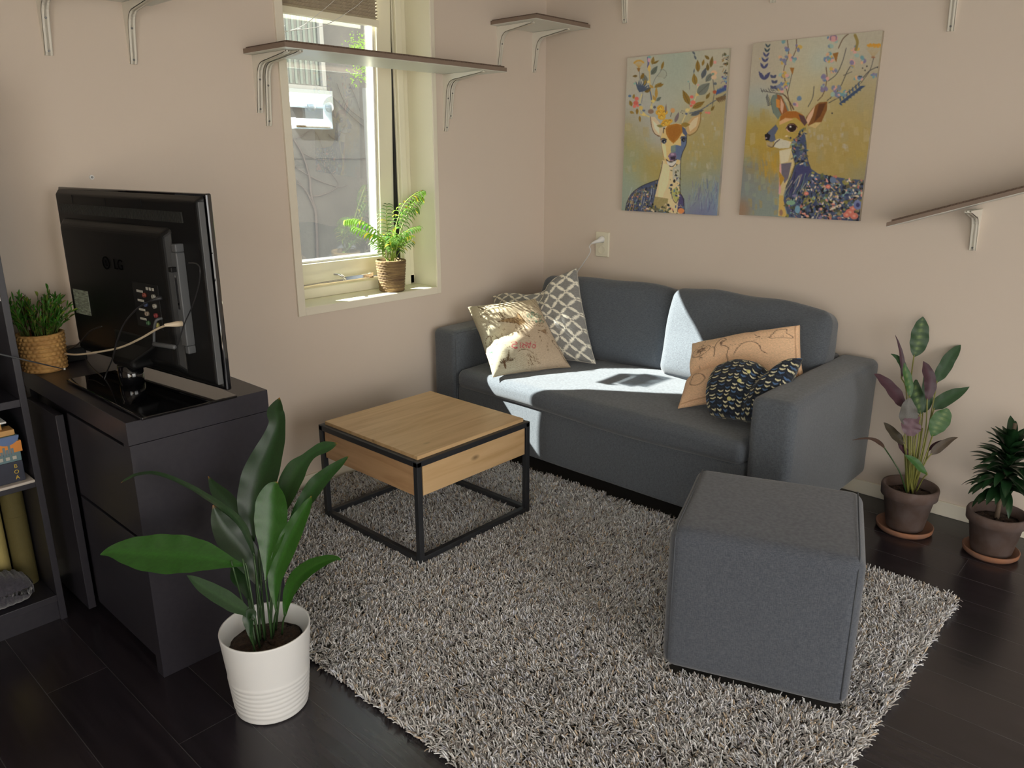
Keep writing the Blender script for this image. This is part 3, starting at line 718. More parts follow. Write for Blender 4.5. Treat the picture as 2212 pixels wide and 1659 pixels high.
# neck shroud, stem and glass foot (foot square with the cabinet)
b = MB(); b.lathe([(.034, .757), (.034, .815)], (-2.43, -.50, 0), 32); b.build('stand_stem', M['gloss_black'], tv, smooth=True)
b = MB()
prof = []
for (hx, y, z) in ((.055, -.095, .812), (.055, -.100, .835), (.10, -.060, .875), (.13, -.044, .905)): prof.append((hx, y, z))
V = []; F = []
for (hx, y, z) in prof: V += [(-hx+.04, y, z), (hx+.04, y, z), (hx+.04, -.0, z), (-hx+.04, -.0, z)]
for i in range(3):
    for k in range(4): F.append((4*i+k, 4*i+(k+1) % 4, 4*i+4+(k+1) % 4, 4*i+4+k))
F += [(3, 2, 1, 0), (12, 13, 14, 15)]; b.add(V, F); tvt(b).build('neck_shroud', M['black_plastic'], tv, bevel=.01, seg=4)
MB().box(-2.545, -2.285, -.835, -.315, .752, .760).build('glass_foot', M['gloss_black'], tv, bevel=.0025, seg=3)

def cable(name, label, px, r, mt, cat='cable', plug=None, sm=6):
    """px = list of (u, v, world x) along the cable"""
    P = [at(u, v, 'x', x) for (u, v, x) in px]
    t = thing(name, label, cat, P[0])
    MB().tube(P, r, 7, smoothpath=sm).build('cord', mt, t, smooth=True)
    if plug:
        a = Vector(P[plug[0]]); d = (Vector(P[plug[0]])-Vector(P[plug[0]-1 if plug[0] > 0 else 1])).normalized()
        MB().tube([a-d*plug[1], a-d*plug[1]*.3, a], [plug[2]*.5, plug[2], plug[2]], 8).build('plug', mt, t, smooth=True)
    return t
M['white_cable'] = mat('white_cable', (0.70, 0.58, 0.42), .45)
M['black_cable'] = mat('black_cable', (0.02, 0.02, 0.022), .4)
cable('video_cable', 'cream cable plugged into the back of the television', [(140, 764, -2.49), (165, 766, -2.49), (200, 762, -2.475), (255, 752, -2.46), (300, 733, -2.455), (345, 708, -2.44), (372, 701, -2.43), (393, 699, -2.405)], .0030, M['white_cable'], plug=(7, .045, .0075))
cable('power_cable', 'long black cable hanging from the television ports to its foot', [(350, 643, -2.405), (325, 650, -2.43), (295, 668, -2.45), (268, 700, -2.46), (252, 740, -2.47), (243, 775, -2.47), (232, 800, -2.46), (225, 822, -2.47)], .0022, M['black_cable'], plug=(0, .03, .006))
cable('usb_cable', 'thin black cable looping down from the side slot of the television', [(408, 568, -2.39), (425, 570, -2.40), (432, 585, -2.405), (428, 620, -2.405), (415, 662, -2.41), (398, 700, -2.42), (384, 745, -2.43)], .0016, M['black_cable'])
cable('aerial_lead', 'black lead running from the straw basket behind the television', [(143, 757, -2.48), (170, 742, -2.47), (195, 715, -2.46), (220, 705, -2.45)], .0022, M['black_cable'])
cable('foot_lead', 'thin dark lead lying under the television to the left of its stem', [(183, 772, -2.46), (200, 795, -2.47), (222, 815, -2.48)], .0018, M['black_cable'])
# media stick hanging on a short flat lead
ms = thing('media_stick', 'grey streaming stick hanging on a flat lead behind the television', 'media player', at(355, 745, 'x', -2.43))
P = [at(u, v, 'x', x) for (u, v, x) in ((350, 688, -2.41), (338, 692, -2.425), (333, 710, -2.43), (333, 740, -2.43))]
MB().tube(P, .0038, 6, smoothpath=5).build('lead', M['grey_plastic'], ms, smooth=True)
a = Vector(at(331, 743, 'x', -2.432)); c_ = Vector(at(379, 750, 'x', -2.418)); d = (c_-a); 
MB().tube([a, a+d*.05, a+d*.95, c_], [.003, .0065, .0065, .004], 8).build('body', M['grey_plastic'], ms, smooth=True)

# ------------------------------------------------------------------ shelves
M['shelfw'] = mat('shelf_white_underside', (0.74, 0.76, 0.70), .35)
M['shelfe'] = mat('shelf_edge_taupe', (0.26, 0.19, 0.145), .6, var=(30, (0.22, 0.16, 0.12), .5))
M['carpet'] = mat('brown_carpet', (0.10, 0.065, 0.045), .95, var=(200, (0.20, 0.14, 0.10), .8), bump=(200, 1, .004))
def bracket(parent, org, outv, L1, L2, w=.022):
    """white pressed L bracket: org = wall point under the board, outv = unit vector away from the wall"""
    ov = Vector(outv); sv = Vector((0, 0, 1)).cross(ov); o_ = Vector(org)
    def X(d, s, z): return tuple(o_+ov*d+sv*s+Vector((0, 0, z)))
    poly = [(0, 0), (L2, 0), (L2, -.006), (L2*.9, -.010), (.075, -.026)]
    for k in range(1, 7):
        a = math.pi/2*k/7; poly.append((.028+.047*(1-math.sin(a)), -.026-.047*(1-math.cos(a))))
    poly += [(.026, -.075), (.010, -L1*.95), (.006, -L1), (0, -L1)]
    m_ = MB(); n = len(poly)
    for (a0, a1, pl) in ((-.0035, .0035, poly),):
        V = [X(d, a0, z) for d, z in pl]+[X(d, a1, z) for d, z in pl]
        m_.add(V, [tuple(range(n))[::-1], tuple(range(n, 2*n))]+[(i, (i+1) % n, n+(i+1) % n, n+i) for i in range(n)])
    # flange following the inner curve, wide face
    inn = poly[2:-1]; V = []; F = []
    for (d, z) in inn:
        V += [X(d, -w/2, z), X(d, w/2, z)]
    for (d, z) in inn:
        dd = (d*.85 if d > .03 else max(d-.003, 0)); zz = z+.003 if d > .03 else z
        V += [X(max(d-.002, 0), -w/2, min(z+.002, 0)), X(max(d-.002, 0), w/2, min(z+.002, 0))]
    k = len(inn)
    for i in range(k-1):
        F += [(2*i, 2*i+1, 2*i+3, 2*i+2), (2*k+2*i, 2*k+2*i+2, 2*k+2*i+3, 2*k+2*i+1), (2*i, 2*i+2, 2*k+2*i+2, 2*k+2*i), (2*i+1, 2*k+2*i+1, 2*k+2*i+3, 2*i+3)]
    F += [(0, 2*k, 2*k+1, 1), (2*k-2, 2*k-1, 4*k-1, 4*k-2)]
    m_.add(V, F)
    # thin side cheeks back to the wall
    for s_ in (-1, 1):
        V = [X(d, s_*w/2, z) for d, z in poly]+[X(d, s_*(w/2-.0015), z) for d, z in poly]
        m_.add(V, [tuple(range(n))[::-1], tuple(range(n, 2*n))]+[(i, (i+1) % n, n+(i+1) % n, n+i) for i in range(n)])
    br = m_.build('bracket', M['bracket'], parent)
    for f_ in (.42, .93):
        dz = -L1*f_; dd = .027-.018*(f_-.3)/.7 if f_ > .5 else .0215
        # slope of the flange between corner and tip
        t = (L1*f_-.075)/(L1*.95-.075); dd = .026+(.010-.026)*min(max(t, 0), 1)+.001
        c0 = Vector(X(dd, 0, dz)); mm = MB(); mm.tube([c0-ov*.002, c0+ov*.0008], .0036, 12)
        mm.build('screw', M['screw'], br)
    return br
def board(parent, x0, x1, y0, y1, z0, th=.018, carpet=True):
    MB().box(x0, x1, y0, y1, z0, z0+.0015).build('underside', M['shelfw'], parent)
    MB().box(x0, x1, y0, y1, z0+.0015, z0+th).build('board', M['shelfe'], parent, bevel=.001)
    if carpet:
        MB().box(x0+.012, x1-.012, y0+.004, y1, z0+th, z0+th+.006).build('carpet_strip', M['carpet'], parent)
s1 = thing('wall_shelf', 'white wall shelf with brown carpet strip crossing in front of the window', 'shelf', (-1.15, 0, 1.745), 'cat shelves')
board(s1, -1.699, -.5906, -.2756, -.001, 1.7447)
bracket(s1, (-1.655, -.0, 1.744), (0, -1, 0), .200, .22); bracket(s1, (-1.622, -.0, 1.744), (0, -1, 0), .245, .25)
bracket(s1, (-.712, 0, 1.744), (0, -1, 0), .245, .25); bracket(s1, (-.686, 0, 1.744), (0, -1, 0), .190, .20)
s2 = thing('wall_shelf', 'small white wall shelf in the room corner above the grey sofa', 'shelf', (-.2, 0, 1.98), 'cat shelves')
board(s2, -.408, -.004, -.283, -.001, 1.982)
bracket(s2, (-.355, 0, 1.981), (0, -1, 0), .185, .22); bracket(s2, (-.095, 0, 1.981), (0, -1, 0), .185, .22)
s3 = thing('wall_shelf', 'wall shelf cut by the top left edge above the television', 'shelf', (-2.3, 0, 1.863), 'cat shelves')
board(s3, -2.62, -2.016, -.283, -.001, 1.863)
bracket(s3, (-2.098, 0, 1.862), (0, -1, 0), .183, .22); bracket(s3, (-2.350, 0, 1.862), (0, -1, 0), .178, .22)
s4 = thing('wall_shelf', 'shelf above the deer pictures of which only two bracket ends show', 'shelf', (0, -.85, 2.17), 'cat shelves')
board(s4, -.26, -.001, -1.35, -.35, 2.175)
bracket(s4, (0, -.484, 2.174), (-1, 0, 0), .187, .22); bracket(s4, (0, -1.209, 2.174), (-1, 0, 0), .185, .22)
s5 = thing('wall_shelf', 'shelf right of the deer pictures of which only one bracket end shows', 'shelf', (0, -2.0, 2.03), 'cat shelves')
board(s5, -.26, -.001, -2.45, -1.80, 2.035)
bracket(s5, (0, -1.888, 2.034), (-1, 0, 0), .217, .22)
# sloping shelf at the right edge
s6 = thing('wall_shelf', 'sloping carpeted shelf on the wall at the right edge of the picture', 'shelf', (0, -2.2, 1.2), 'cat shelves')
sl = .330
def ramp(m_): 
    m_.v = [(p[0], p[1], p[2]+(-1.814-p[1])*sl) for p in m_.v]; return m_
ramp(MB().box(-.25, -.001, -2.75, -1.835, 1.136, 1.1375)).build('underside', M['shelfw'], s6)
ramp(MB().box(-.25, -.001, -2.75, -1.835, 1.1375, 1.152)).build('board', M['shelfe'], s6, bevel=.001)
ramp(MB().box(-.246, -.001, -2.73, -1.85, 1.152, 1.158)).build('carpet_strip', M['carpet'], s6)
bracket(s6, (0, -2.072, 1.206), (-1, 0, 0), .150, .16)
scw = thing('wall_screw', 'single screw in the wall above the television', 'screw', (-2.278, 0, 1.324))
m_ = MB(); m_.tube([(-2.278, 0, 1.324), (-2.278, -.003, 1.324)], .0075, 14); m_.build('wall_plug', M['white_plastic'], scw)
m_ = MB(); m_.tube([(-2.278, -.003, 1.324), (-2.278, -.005, 1.324)], .0035, 12); m_.build('screw_head', M['screw'], scw)

# ------------------------------------------------------------------ wall socket with plug
so = thing('wall_socket', 'cream double wall socket above the sofa back left of the pictures', 'socket', (0, -.400, .958))
MB().box(-.012, 0, -.4415, -.3585, .893, 1.018).build('cover_plate', M['cream_plastic'], so, bevel=.004, seg=3)
for zc in (.981, .928):
    m_ = MB(); m_.lathe([(.0205, 0), (.0205, .0035), (.0185, .0035), (.0185, -.006), (0, -.006)], (0, 0, 0), 28)
    m_.v = [(-.0115-p[2], -.400+p[0], zc+p[1]) for p in m_.v]; m_.build('outlet', M['cream_plastic'], so, smooth=False)
m_ = MB()
for (dy, dz) in ((-.008, 0), (.008, 0), (0, .013)): m_.tube([(-.0062, -.400+dy, .928+dz), (-.0050-.002, -.400+dy, .928+dz)], .0028, 10)
m_.build('pin_hole', M['black_gap'], so)
pl = thing('power_plug', 'white plug and thin cord in the upper outlet of the wall socket', 'plug', (-.02, -.4, .981))
MB().tube([(-.0055, -.400, .981), (-.02, -.400, .981), (-.034, -.393, .975), (-.045, -.375, .967), (-.050, -.362, .960)], [.0175, .017, .011, .007, .004], 14, smoothpath=3).build('plug_body', M['white_plastic'], pl, smooth=True)
MB().tube([(-.048, -.364, .961), (-.045, -.345, .945), at(1275, 545, 'x', -.035), at(1256, 575, 'x', -.03), at(1246, 592, 'x', -.03), (-.03, -.27, .70)], .0028, 7, smoothpath=6).build('cord', M['white_plastic'], pl, smooth=True)
# ------------------------------------------------------------------ a small painter working on arrays (prints on canvas and cloth)
class Paint:
    def __init__(s, w, h, quad=None, base=(200, 200, 190)):
        """w,h grid size; quad = four corners (TL,TR,BR,BL) of the sheet in drawing units"""
        s.w, s.h = w, h; s.im = np.zeros((h, w, 3)); s.im[:] = base
        if quad is None: quad = [(0, 0), (w, 0), (w, h), (0, h)]
        A = []; B = []
        for (x, y), (u, v) in zip(quad, [(0, 0), (w, 0), (w, h), (0, h)]):
            A.append([x, y, 1, 0, 0, 0, -u*x, -u*y]); B.append(u); A.append([0, 0, 0, x, y, 1, -v*x, -v*y]); B.append(v)
        s.Hm = np.append(np.linalg.solve(np.array(A, float), np.array(B, float)), 1).reshape(3, 3)
        s.sc = w/np.hypot(quad[1][0]-quad[0][0], quad[1][1]-quad[0][1])
    def T(s, p):
        p = np.atleast_2d(np.array(p, float)); q = np.c_[p, np.ones(len(p))] @ s.Hm.T; return q[:, :2]/q[:, 2:]
    def blend(s, x0, y0, a, col):
        h, w = a.shape; s.im[y0:y0+h, x0:x0+w] = s.im[y0:y0+h, x0:x0+w]*(1-a[..., None])+np.array(col, float)*a[..., None]
    def poly(s, pts, col, alpha=1.0, tex=0.0):
        P = s.T(pts); x0, y0 = np.floor(P.min(0)).astype(int); x1, y1 = np.ceil(P.max(0)).astype(int)+1
        x0, y0 = max(x0, 0), max(y0, 0); x1, y1 = min(x1, s.w), min(y1, s.h)
        if x1 <= x0 or y1 <= y0: return
        acc = np.zeros((y1-y0, x1-x0))
        for ox, oy in ((.25, .25), (.75, .25), (.25, .75), (.75, .75)):
            X, Y = np.meshgrid(np.arange(x0, x1)+ox, np.arange(y0, y1)+oy); ins = np.zeros(X.shape, bool)
            for i in range(len(P)):
                (xa, ya), (xb, yb) = P[i], P[(i+1) % len(P)]
                if ya == yb: continue
                c = ((ya > Y) != (yb > Y)) & (X < (xb-xa)*(Y-ya)/(yb-ya)+xa); ins ^= c
            acc += ins/4
        if tex: acc = acc*(1-tex*RNG.random(acc.shape))
        s.blend(x0, y0, acc*alpha, col)
    def line(s, pts, w, col, alpha=1.0, smooth=True):
        if smooth and len(pts) > 2:
            pp, _ = spline([(p[0], p[1], 0) for p in pts], [0]*len(pts), 5); pts = [(p[0], p[1]) for p in pp]
        P = s.T(pts); ww = max(w*s.sc/2, .35)
        for i in range(len(P)-1):
            a, b_ = P[i], P[i+1]; lo = np.floor(np.minimum(a, b_)-ww-1).astype(int); hi = np.ceil(np.maximum(a, b_)+ww+2).astype(int)
            x0, y0 = max(lo[0], 0), max(lo[1], 0); x1, y1 = min(hi[0], s.w), min(hi[1], s.h)
            if x1 <= x0 or y1 <= y0: continue
            X, Y = np.meshgrid(np.arange(x0, x1)+.5, np.arange(y0, y1)+.5); d = b_-a; L2 = d@d+1e-9
            t = np.clip(((X-a[0])*d[0]+(Y-a[1])*d[1])/L2, 0, 1); dist = np.hypot(X-a[0]-t*d[0], Y-a[1]-t*d[1])
            s.blend(x0, y0, np.clip(ww+.5-dist, 0, 1)*min(1, w*s.sc/.7)*alpha, col)
    def disc(s, x, y, rx, ry, col, alpha=1.0, ang=0, n=18):
        c_, s_ = math.cos(ang), math.sin(ang)
        s.poly([(x+rx*math.cos(t)*c_-ry*math.sin(t)*s_, y+rx*math.cos(t)*s_+ry*math.sin(t)*c_) for t in np.linspace(0, 2*math.pi, n, endpoint=False)], col, alpha)
    def leaf(s, x, y, ang, L, w, col, vein=None):
        c_, s_ = math.cos(ang), math.sin(ang); pts = []
        for t in np.linspace(0, 1, 8): pts.append((t*L, w*math.sin(math.pi*t**.8)))
        for t in np.linspace(1, 0, 8)[1:-1]: pts.append((t*L, -w*math.sin(math.pi*t**.8)))
        s.poly([(x+a*c_-b_*s_, y+a*s_+b_*c_) for a, b_ in pts], col)
        if vein is not None: s.line([(x, y), (x+L*c_*.95, y+L*s_*.95)], 2, vein, smooth=False)
    def wash(s, spots, k=1.0):
        """soft colour field: (x, y, radius, colour)"""
        X, Y = np.meshgrid(np.arange(s.w)+.5, np.arange(s.h)+.5); Wt = np.full(X.shape, 1e-4); C = s.im*1e-4
        for (x, y, r, c) in spots:
            p = s.T((x, y))[0]; g = np.exp(-((X-p[0])**2+(Y-p[1])**2)/(2*(r*s.sc)**2)); Wt += g; C += g[..., None]*np.array(c, float)
        s.im = C/Wt[..., None]
    def grain(s, a, streak=6):
        n = RNG.normal(0, 1, (s.h, s.w)); k = np.ones(streak)/streak
        n = np.apply_along_axis(lambda r: np.convolve(r, k, 'same'), 0, n); m_ = RNG.normal(0, 1, (s.h, s.w)); m_ = np.apply_along_axis(lambda r: np.convolve(r, k, 'same'), 1, m_)
        s.im = np.clip(s.im+(n+m_)[..., None]*a, 0, 255)
    def patches(s, n, x0, x1, y0, y1, cols, size, alpha=.5, vert=True):
        for _ in range(n):
            x, y = RNG.uniform(x0, x1), RNG.uniform(y0, y1); a = RNG.uniform(.4, 1)*size; b_ = a*RNG.uniform(.3, .8)
            if vert: a, b_ = b_, a
            s.poly([(x+a*RNG.uniform(-1, -.5), y+b_*RNG.uniform(-1, -.3)), (x+a*RNG.uniform(.4, 1), y+b_*RNG.uniform(-1, -.4)), (x+a*RNG.uniform(.5, 1), y+b_*RNG.uniform(.4, 1)), (x+a*RNG.uniform(-1, -.4), y+b_*RNG.uniform(.4, 1))], cols[RNG.integers(len(cols))], alpha*RNG.uniform(.4, 1), tex=.3)
    def soften(s, k=1, desat=.0):
        for _ in range(k):
            q_ = np.pad(s.im, ((1, 1), (1, 1), (0, 0)), 'edge'); s.im = (q_[1:-1, 1:-1]*4+q_[:-2, 1:-1]+q_[2:, 1:-1]+q_[1:-1, :-2]+q_[1:-1, 2:])/8
        g = s.im.mean(2, keepdims=True); s.im = s.im*(1-desat)+g*desat; return s
    def albedo(s, gain):
        return np.clip(lin(np.clip(s.im, 0, 255))*gain, 0, .92)
RNG = np.random.default_rng(11)

def dabs(P, poly, n, cols, size, rng=RNG):
    pts = np.array(poly, float); x0, y0 = pts.min(0); x1, y1 = pts.max(0); k = 0
    while k < n:
        x, y = rng.uniform(x0, x1), rng.uniform(y0, y1); ins = False
        for i in range(len(pts)):
            (xa, ya), (xb, yb) = pts[i], pts[(i+1) % len(pts)]
            if (ya > y) != (yb > y) and x < (xb-xa)*(y-ya)/(yb-ya)+xa: ins = not ins
        if not ins: continue
        k += 1; a = rng.uniform(0, 3.14); c = cols[rng.integers(len(cols))]; z = size*rng.uniform(.4, 1.2)
        if rng.random() < .45: P.disc(x, y, z, z*rng.uniform(.4, .9), c, .95, a, 9)
        elif rng.random() < .6: P.leaf(x, y, a, z*2.6, z*.55, c)
        else: P.line([(x, y), (x+z*2.2*math.cos(a), y+z*2.2*math.sin(a))], size*.28, c, smooth=False)
MULTI = [(60, 72, 100), (44, 50, 76), (76, 96, 116), (96, 104, 70), (70, 92, 130), (52, 64, 100), (150, 130, 90), (120, 160, 150), (210, 190, 160), (130, 125, 60), (90, 120, 150), (30, 34, 46), (28, 30, 38), (190, 110, 95), (120, 110, 150), (100, 90, 60), (80, 84, 60)]
LEAFC = [(140, 108, 40), (120, 96, 40), (110, 116, 108), (96, 106, 96), (150, 120, 50), (180, 140, 60), (88, 96, 104)]

def canvas_one():
    P = Paint(260, 350, [(150, 138), (1087, 57), (958, 1593), (92, 1543)], (175, 172, 150))
    P.wash([(250, 180, 190, (178, 172, 156)), (560, 250, 130, (148, 168, 156)), (600, 480, 200, (172, 172, 152)), (980, 120, 120, (176, 170, 150)), (1000, 700, 130, (168, 152, 106)),
            (320, 700, 130, (166, 168, 172)), (230, 900, 130, (160, 148, 92)), (420, 850, 80, (172, 172, 176)), (820, 850, 150, (170, 152, 92)), (900, 1100, 160, (158, 146, 92)),
            (200, 1080, 90, (140, 155, 130)), (330, 1130, 110, (168, 146, 74)), (180, 1300, 120, (142, 158, 140)), (780, 1250, 110, (150, 148, 104)), (880, 1420, 140, (112, 136, 164)), (140, 1480, 90, (140, 152, 138)), (820, 1560, 80, (106, 100, 140)), (1000, 1300, 80, (124, 146, 160)), (700, 1400, 80, (134, 148, 140))])
    P.patches(90, 130, 980, 760, 1350, [(180, 160, 90), (160, 150, 100), (150, 165, 150), (182, 180, 165), (176, 150, 70)], 60, .35)
    P.patches(50, 700, 980, 700, 1200, [(176, 186, 196), (160, 150, 100), (186, 160, 90)], 30, .5)
    for _ in range(60):
        x = RNG.uniform(680, 960); y = RNG.uniform(1330, 1560); P.line([(x, y), (x+RNG.uniform(-8, 25), y-RNG.uniform(30, 90))], 4, [(90, 120, 165), (120, 110, 150), (140, 160, 175), (80, 80, 130)][RNG.integers(4)], .7, smooth=False)
    K = (44, 40, 44)
    # body and neck
    body = [(128, 1545), (140, 1480), (180, 1400), (250, 1340), (330, 1300), (425, 1270), (500, 1330), (560, 1400), (665, 1440), (668, 1575), (128, 1560)]
    P.poly(body, (70, 80, 110)); dabs(P, [(135, 1545), (160, 1450), (240, 1350), (420, 1280), (410, 1400), (380, 1545)], 150, MULTI, 13)
    for _ in range(34):
        x = RNG.uniform(160, 400); y = RNG.uniform(1330, 1500); P.line([(x, y), (x-RNG.uniform(10, 40), y+RNG.uniform(40, 90))], 4, [(30, 32, 40), (180, 190, 200), (200, 150, 90)][RNG.integers(3)], .85, smooth=False)
    P.line([(128, 1545), (145, 1470), (190, 1390), (260, 1335), (340, 1298), (428, 1268)], 5, K)
    neck = [(470, 1090), (640, 1090), (632, 1200), (628, 1370), (660, 1440), (665, 1575), (500, 1568), (380, 1500), (420, 1330), (440, 1240), (462, 1160)]
    P.poly(neck, (214, 190, 140)); P.wash
    P.poly([(480, 1120), (540, 1130), (520, 1300), (470, 1420), (420, 1480), (440, 1280)], (226, 206, 160), .7); P.poly([(560, 1160), (634, 1120), (630, 1300), (560, 1260)], (176, 176, 160), .9)
    P.poly([(400, 1420), (520, 1440), (500, 1565), (360, 1555)], (120, 110, 60), .75, .3); P.poly([(620, 1380), (662, 1440), (668, 1580), (600, 1560)], (72, 66, 110)); P.poly([(540, 1370), (600, 1330), (620, 1440), (585, 1480)], (170, 170, 90), .9)
    dabs(P, [(540, 1130), (632, 1130), (628, 1370), (600, 1480), (540, 1400), (530, 1250)], 44, MULTI, 13); dabs(P, [(300, 1490), (660, 1480), (665, 1575), (310, 1560)], 60, MULTI, 14)
    P.line([(470, 1100), (458, 1170), (440, 1240), (428, 1280)], 4, K); P.line([(638, 1060), (632, 1180), (628, 1370), (655, 1440), (665, 1575)], 5, K); P.line([(540, 1350), (560, 1440), (590, 1480), (610, 1440)], 4, K)
    P.disc(635, 1550, 30, 24, (225, 130, 70))
    # ears
    P.poly([(362, 690), (375, 790), (405, 850), (455, 870), (480, 800), (440, 740), (400, 690)], (206, 186, 150)); P.poly([(380, 720), (400, 800), (440, 850), (440, 780)], (226, 208, 180))
    P.line([(362, 690), (372, 780), (400, 845), (452, 872)], 5, (110, 70, 40))
    P.poly([(820, 660), (812, 740), (780, 820), (720, 858), (690, 840), (690, 760), (740, 700)], (196, 160, 106)); P.poly([(800, 690), (780, 780), (720, 830), (710, 770), (760, 710)], (214, 190, 150)); P.line([(820, 660), (815, 740), (782, 822), (725, 860), (690, 850)], 5, (130, 90, 40))
    # head
    head = [(480, 800), (520, 768), (600, 752), (660, 765), (700, 840), (690, 940), (655, 1010), (635, 1080), (590, 1130), (545, 1150), (500, 1120), (480, 1060), (462, 960), (455, 880)]
    P.poly(head, (222, 184, 118)); P.poly([(500, 800), (520, 770), (600, 755), (655, 770), (655, 830), (610, 900), (570, 935), (530, 900), (505, 850)], (176, 112, 34)); P.poly([(520, 790), (620, 765), (640, 830), (570, 920), (530, 880)], (160, 96, 26), .6, .4)
    P.poly([(650, 780), (678, 800), (700, 850), (680, 870), (655, 840)], (80, 90, 120)); P.poly([(640, 870), (690, 870), (688, 950), (655, 1010), (630, 1090), (590, 1080), (545, 1000), (548, 960), (600, 950), (640, 960)], (90, 108, 146)); P.poly([(550, 960), (590, 945), (590, 1010), (545, 1030)], (120, 140, 120), .8)
    P.poly([(470, 900), (500, 960), (510, 1070), (485, 1060), (462, 960)], (232, 206, 160), .8)
    P.poly([(520, 1050), (545, 1020), (590, 1020), (600, 1060), (580, 1090), (540, 1095)], (120, 96, 130)); P.poly([(540, 1055), (590, 1050), (585, 1085), (545, 1085)], (52, 40, 60)); P.disc(560, 1035, 16, 10, (170, 140, 170)); P.poly([(505, 1090), (550, 1103), (600, 1085), (590, 1125), (545, 1150), (515, 1125)], (206, 200, 190))
    P.line([(503, 1085), (545, 1104), (600, 1082)], 6, K); P.line([(530, 1140), (560, 1148), (590, 1120)], 4, K)
    for ex, ey in ((484, 915), (662, 903)):
        P.disc(ex, ey, 24, 20, (70, 80, 110)); P.disc(ex, ey, 15, 15, (24, 22, 26)); P.disc(ex+4, ey+3, 5, 5, (180, 190, 200)); P.line([(ex-30, ey-15), (ex-5, ey-26), (ex+24, ey-14)], 6, K)
    P.line([(478, 840), (482, 800), (492, 800)], 6, K); P.line([(455, 880), (464, 970), (482, 1065)], 3, (150, 110, 70)); P.line([(693, 860), (686, 945), (655, 1015), (638, 1070)], 5, K)
    # crown flowers
    for (x, y, r) in ((455, 610, 34), (440, 650, 32), (465, 690, 36), (490, 650, 30), (505, 745, 40), (480, 760, 26), (540, 730, 24)):
        P.disc(x, y, r, r*.8, (214, 160, 42)); P.disc(x+4, y+2, r*.5, r*.4, (226, 180, 70)); P.line([(x-r*.5, y), (x, y-r*.4), (x+r*.4, y+r*.1)], 3, (150, 96, 30))
    P.disc(565, 632, 20, 24, (206, 150, 90)); P.line([(555, 655), (545, 690)], 5, (80, 70, 50)); P.leaf(585, 745, -1.2, 105, 16, (120, 104, 110)); P.leaf(640, 765, 0, 85, 22, (150, 120, 50)); P.leaf(475, 780, 3.3, 60, 14, (140, 130, 70)); P.leaf(500, 660, -1.5, 90, 8, (130, 110, 100))
    # left antler
    BR = (84, 88, 90)
    P.line([(350, 690), (310, 665), (270, 600), (265, 540), (285, 480)], 9, (206, 190, 120)); P.line([(370, 620), (375, 520), (360, 420), (355, 300), (350, 150)], 12, (200, 176, 110)); P.line([(375, 560), (365, 480), (345, 400)], 10, (86, 100, 136)); P.line([(270, 590), (262, 660), (320, 680)], 10, (200, 180, 110))
    P.line([(340, 140), (345, 190), (340, 225)], 16, (100, 100, 150)); P.disc(350, 160, 12, 24, (200, 150, 170)); P.disc(355, 135, 14, 12, (110, 160, 160)); P.disc(352, 240, 14, 28, (224, 180, 90))
    P.line([(380, 400), (410, 330), (450, 280), (470, 240)], 3, BR); P.line([(265, 330), (262, 270), (250, 240)], 3, BR); P.line([(258, 460), (262, 390), (270, 330)], 4, (60, 76, 100)); P.line([(280, 560), (290, 490), (295, 420)], 3, BR); P.line([(415, 520), (418, 440)], 4, (100, 110, 60))
    for (x, y, a, L, w, c) in ((380, 205, -1.4, 75, 17, 4), (465, 250, -1.3, 80, 12, 0), (370, 300, -.95, 100, 24, 3), (330, 380, -2.0, 110, 26, 2), (275, 340, -1.1, 65, 15, 0), (245, 310, 3.1, 50, 10, 1), (300, 400, -1.2, 60, 14, 4), (310, 460, -.6, 70, 22, 1),
            (415, 520, -1.55, 110, 14, 5), (400, 420, -.6, 80, 18, 4), (430, 410, -.4, 60, 14, 0), (410, 545, -2.0, 60, 14, 5), (415, 545, -.7, 62, 14, 3), (205, 520, -1.4, 45, 12, 4), (190, 590, -1.9, 60, 16, 4), (170, 640, .3, 45, 12, 4), (240, 610, 1.6, 60, 13, 0), (262, 680, 1.5, 60, 11, 0), (385, 200, -.5, 70, 10, 1), (390, 425, -2.4, 50, 12, 5)):
        P.leaf(x, y, a, L, w, LEAFC[c], (70, 60, 40) if w > 14 else None)
    for k in range(10):
        a = -2.6+k*.22; P.line([(258, 235), (258+48*math.cos(a), 215+45*math.sin(a))], 3, (190, 150, 70), smooth=False); P.disc(258+50*math.cos(a), 212+46*math.sin(a), 9, 8, (196, 150, 60))
    P.poly([(235, 235), (272, 235), (258, 275)], (150, 108, 50))
    for k in range(7):
        x = 215+k*12; P.leaf(262, 460, -1.9+k*.25, 110, 9, (70, 84, 108))
    for k in range(11):
        a = -1.9+k*.3; P.disc(470+42*math.cos(a), 295+42*math.sin(a), 4, 4, (110, 110, 96)); P.line([(430, 320), (470+38*math.cos(a), 295+38*math.sin(a))], 1.5, (150, 150, 130), smooth=False)
    for (x, y, r, c) in ((235, 520, 20, (214, 104, 90)), (228, 560, 24, (208, 96, 84)), (215, 590, 16, (220, 110, 96)), (245, 585, 14, (216, 110, 96)), (172, 495, 14, (80, 110, 150)), (275, 605, 18, (210, 180, 90)), (265, 575, 12, (90, 110, 140)), (218, 380, 12, (130, 176, 160)), (385, 545, 18, (206, 190, 110)), (345, 365, 14, (210, 190, 120)), (370, 600, 15, (200, 190, 130)), (300, 630, 14, (96, 110, 136)), (300, 665, 16, (214, 190, 110)), (365, 640, 26, (140, 110, 90)), (400, 600, 14, (90, 90, 100))): P.disc(x, y, r, r*.85, c)
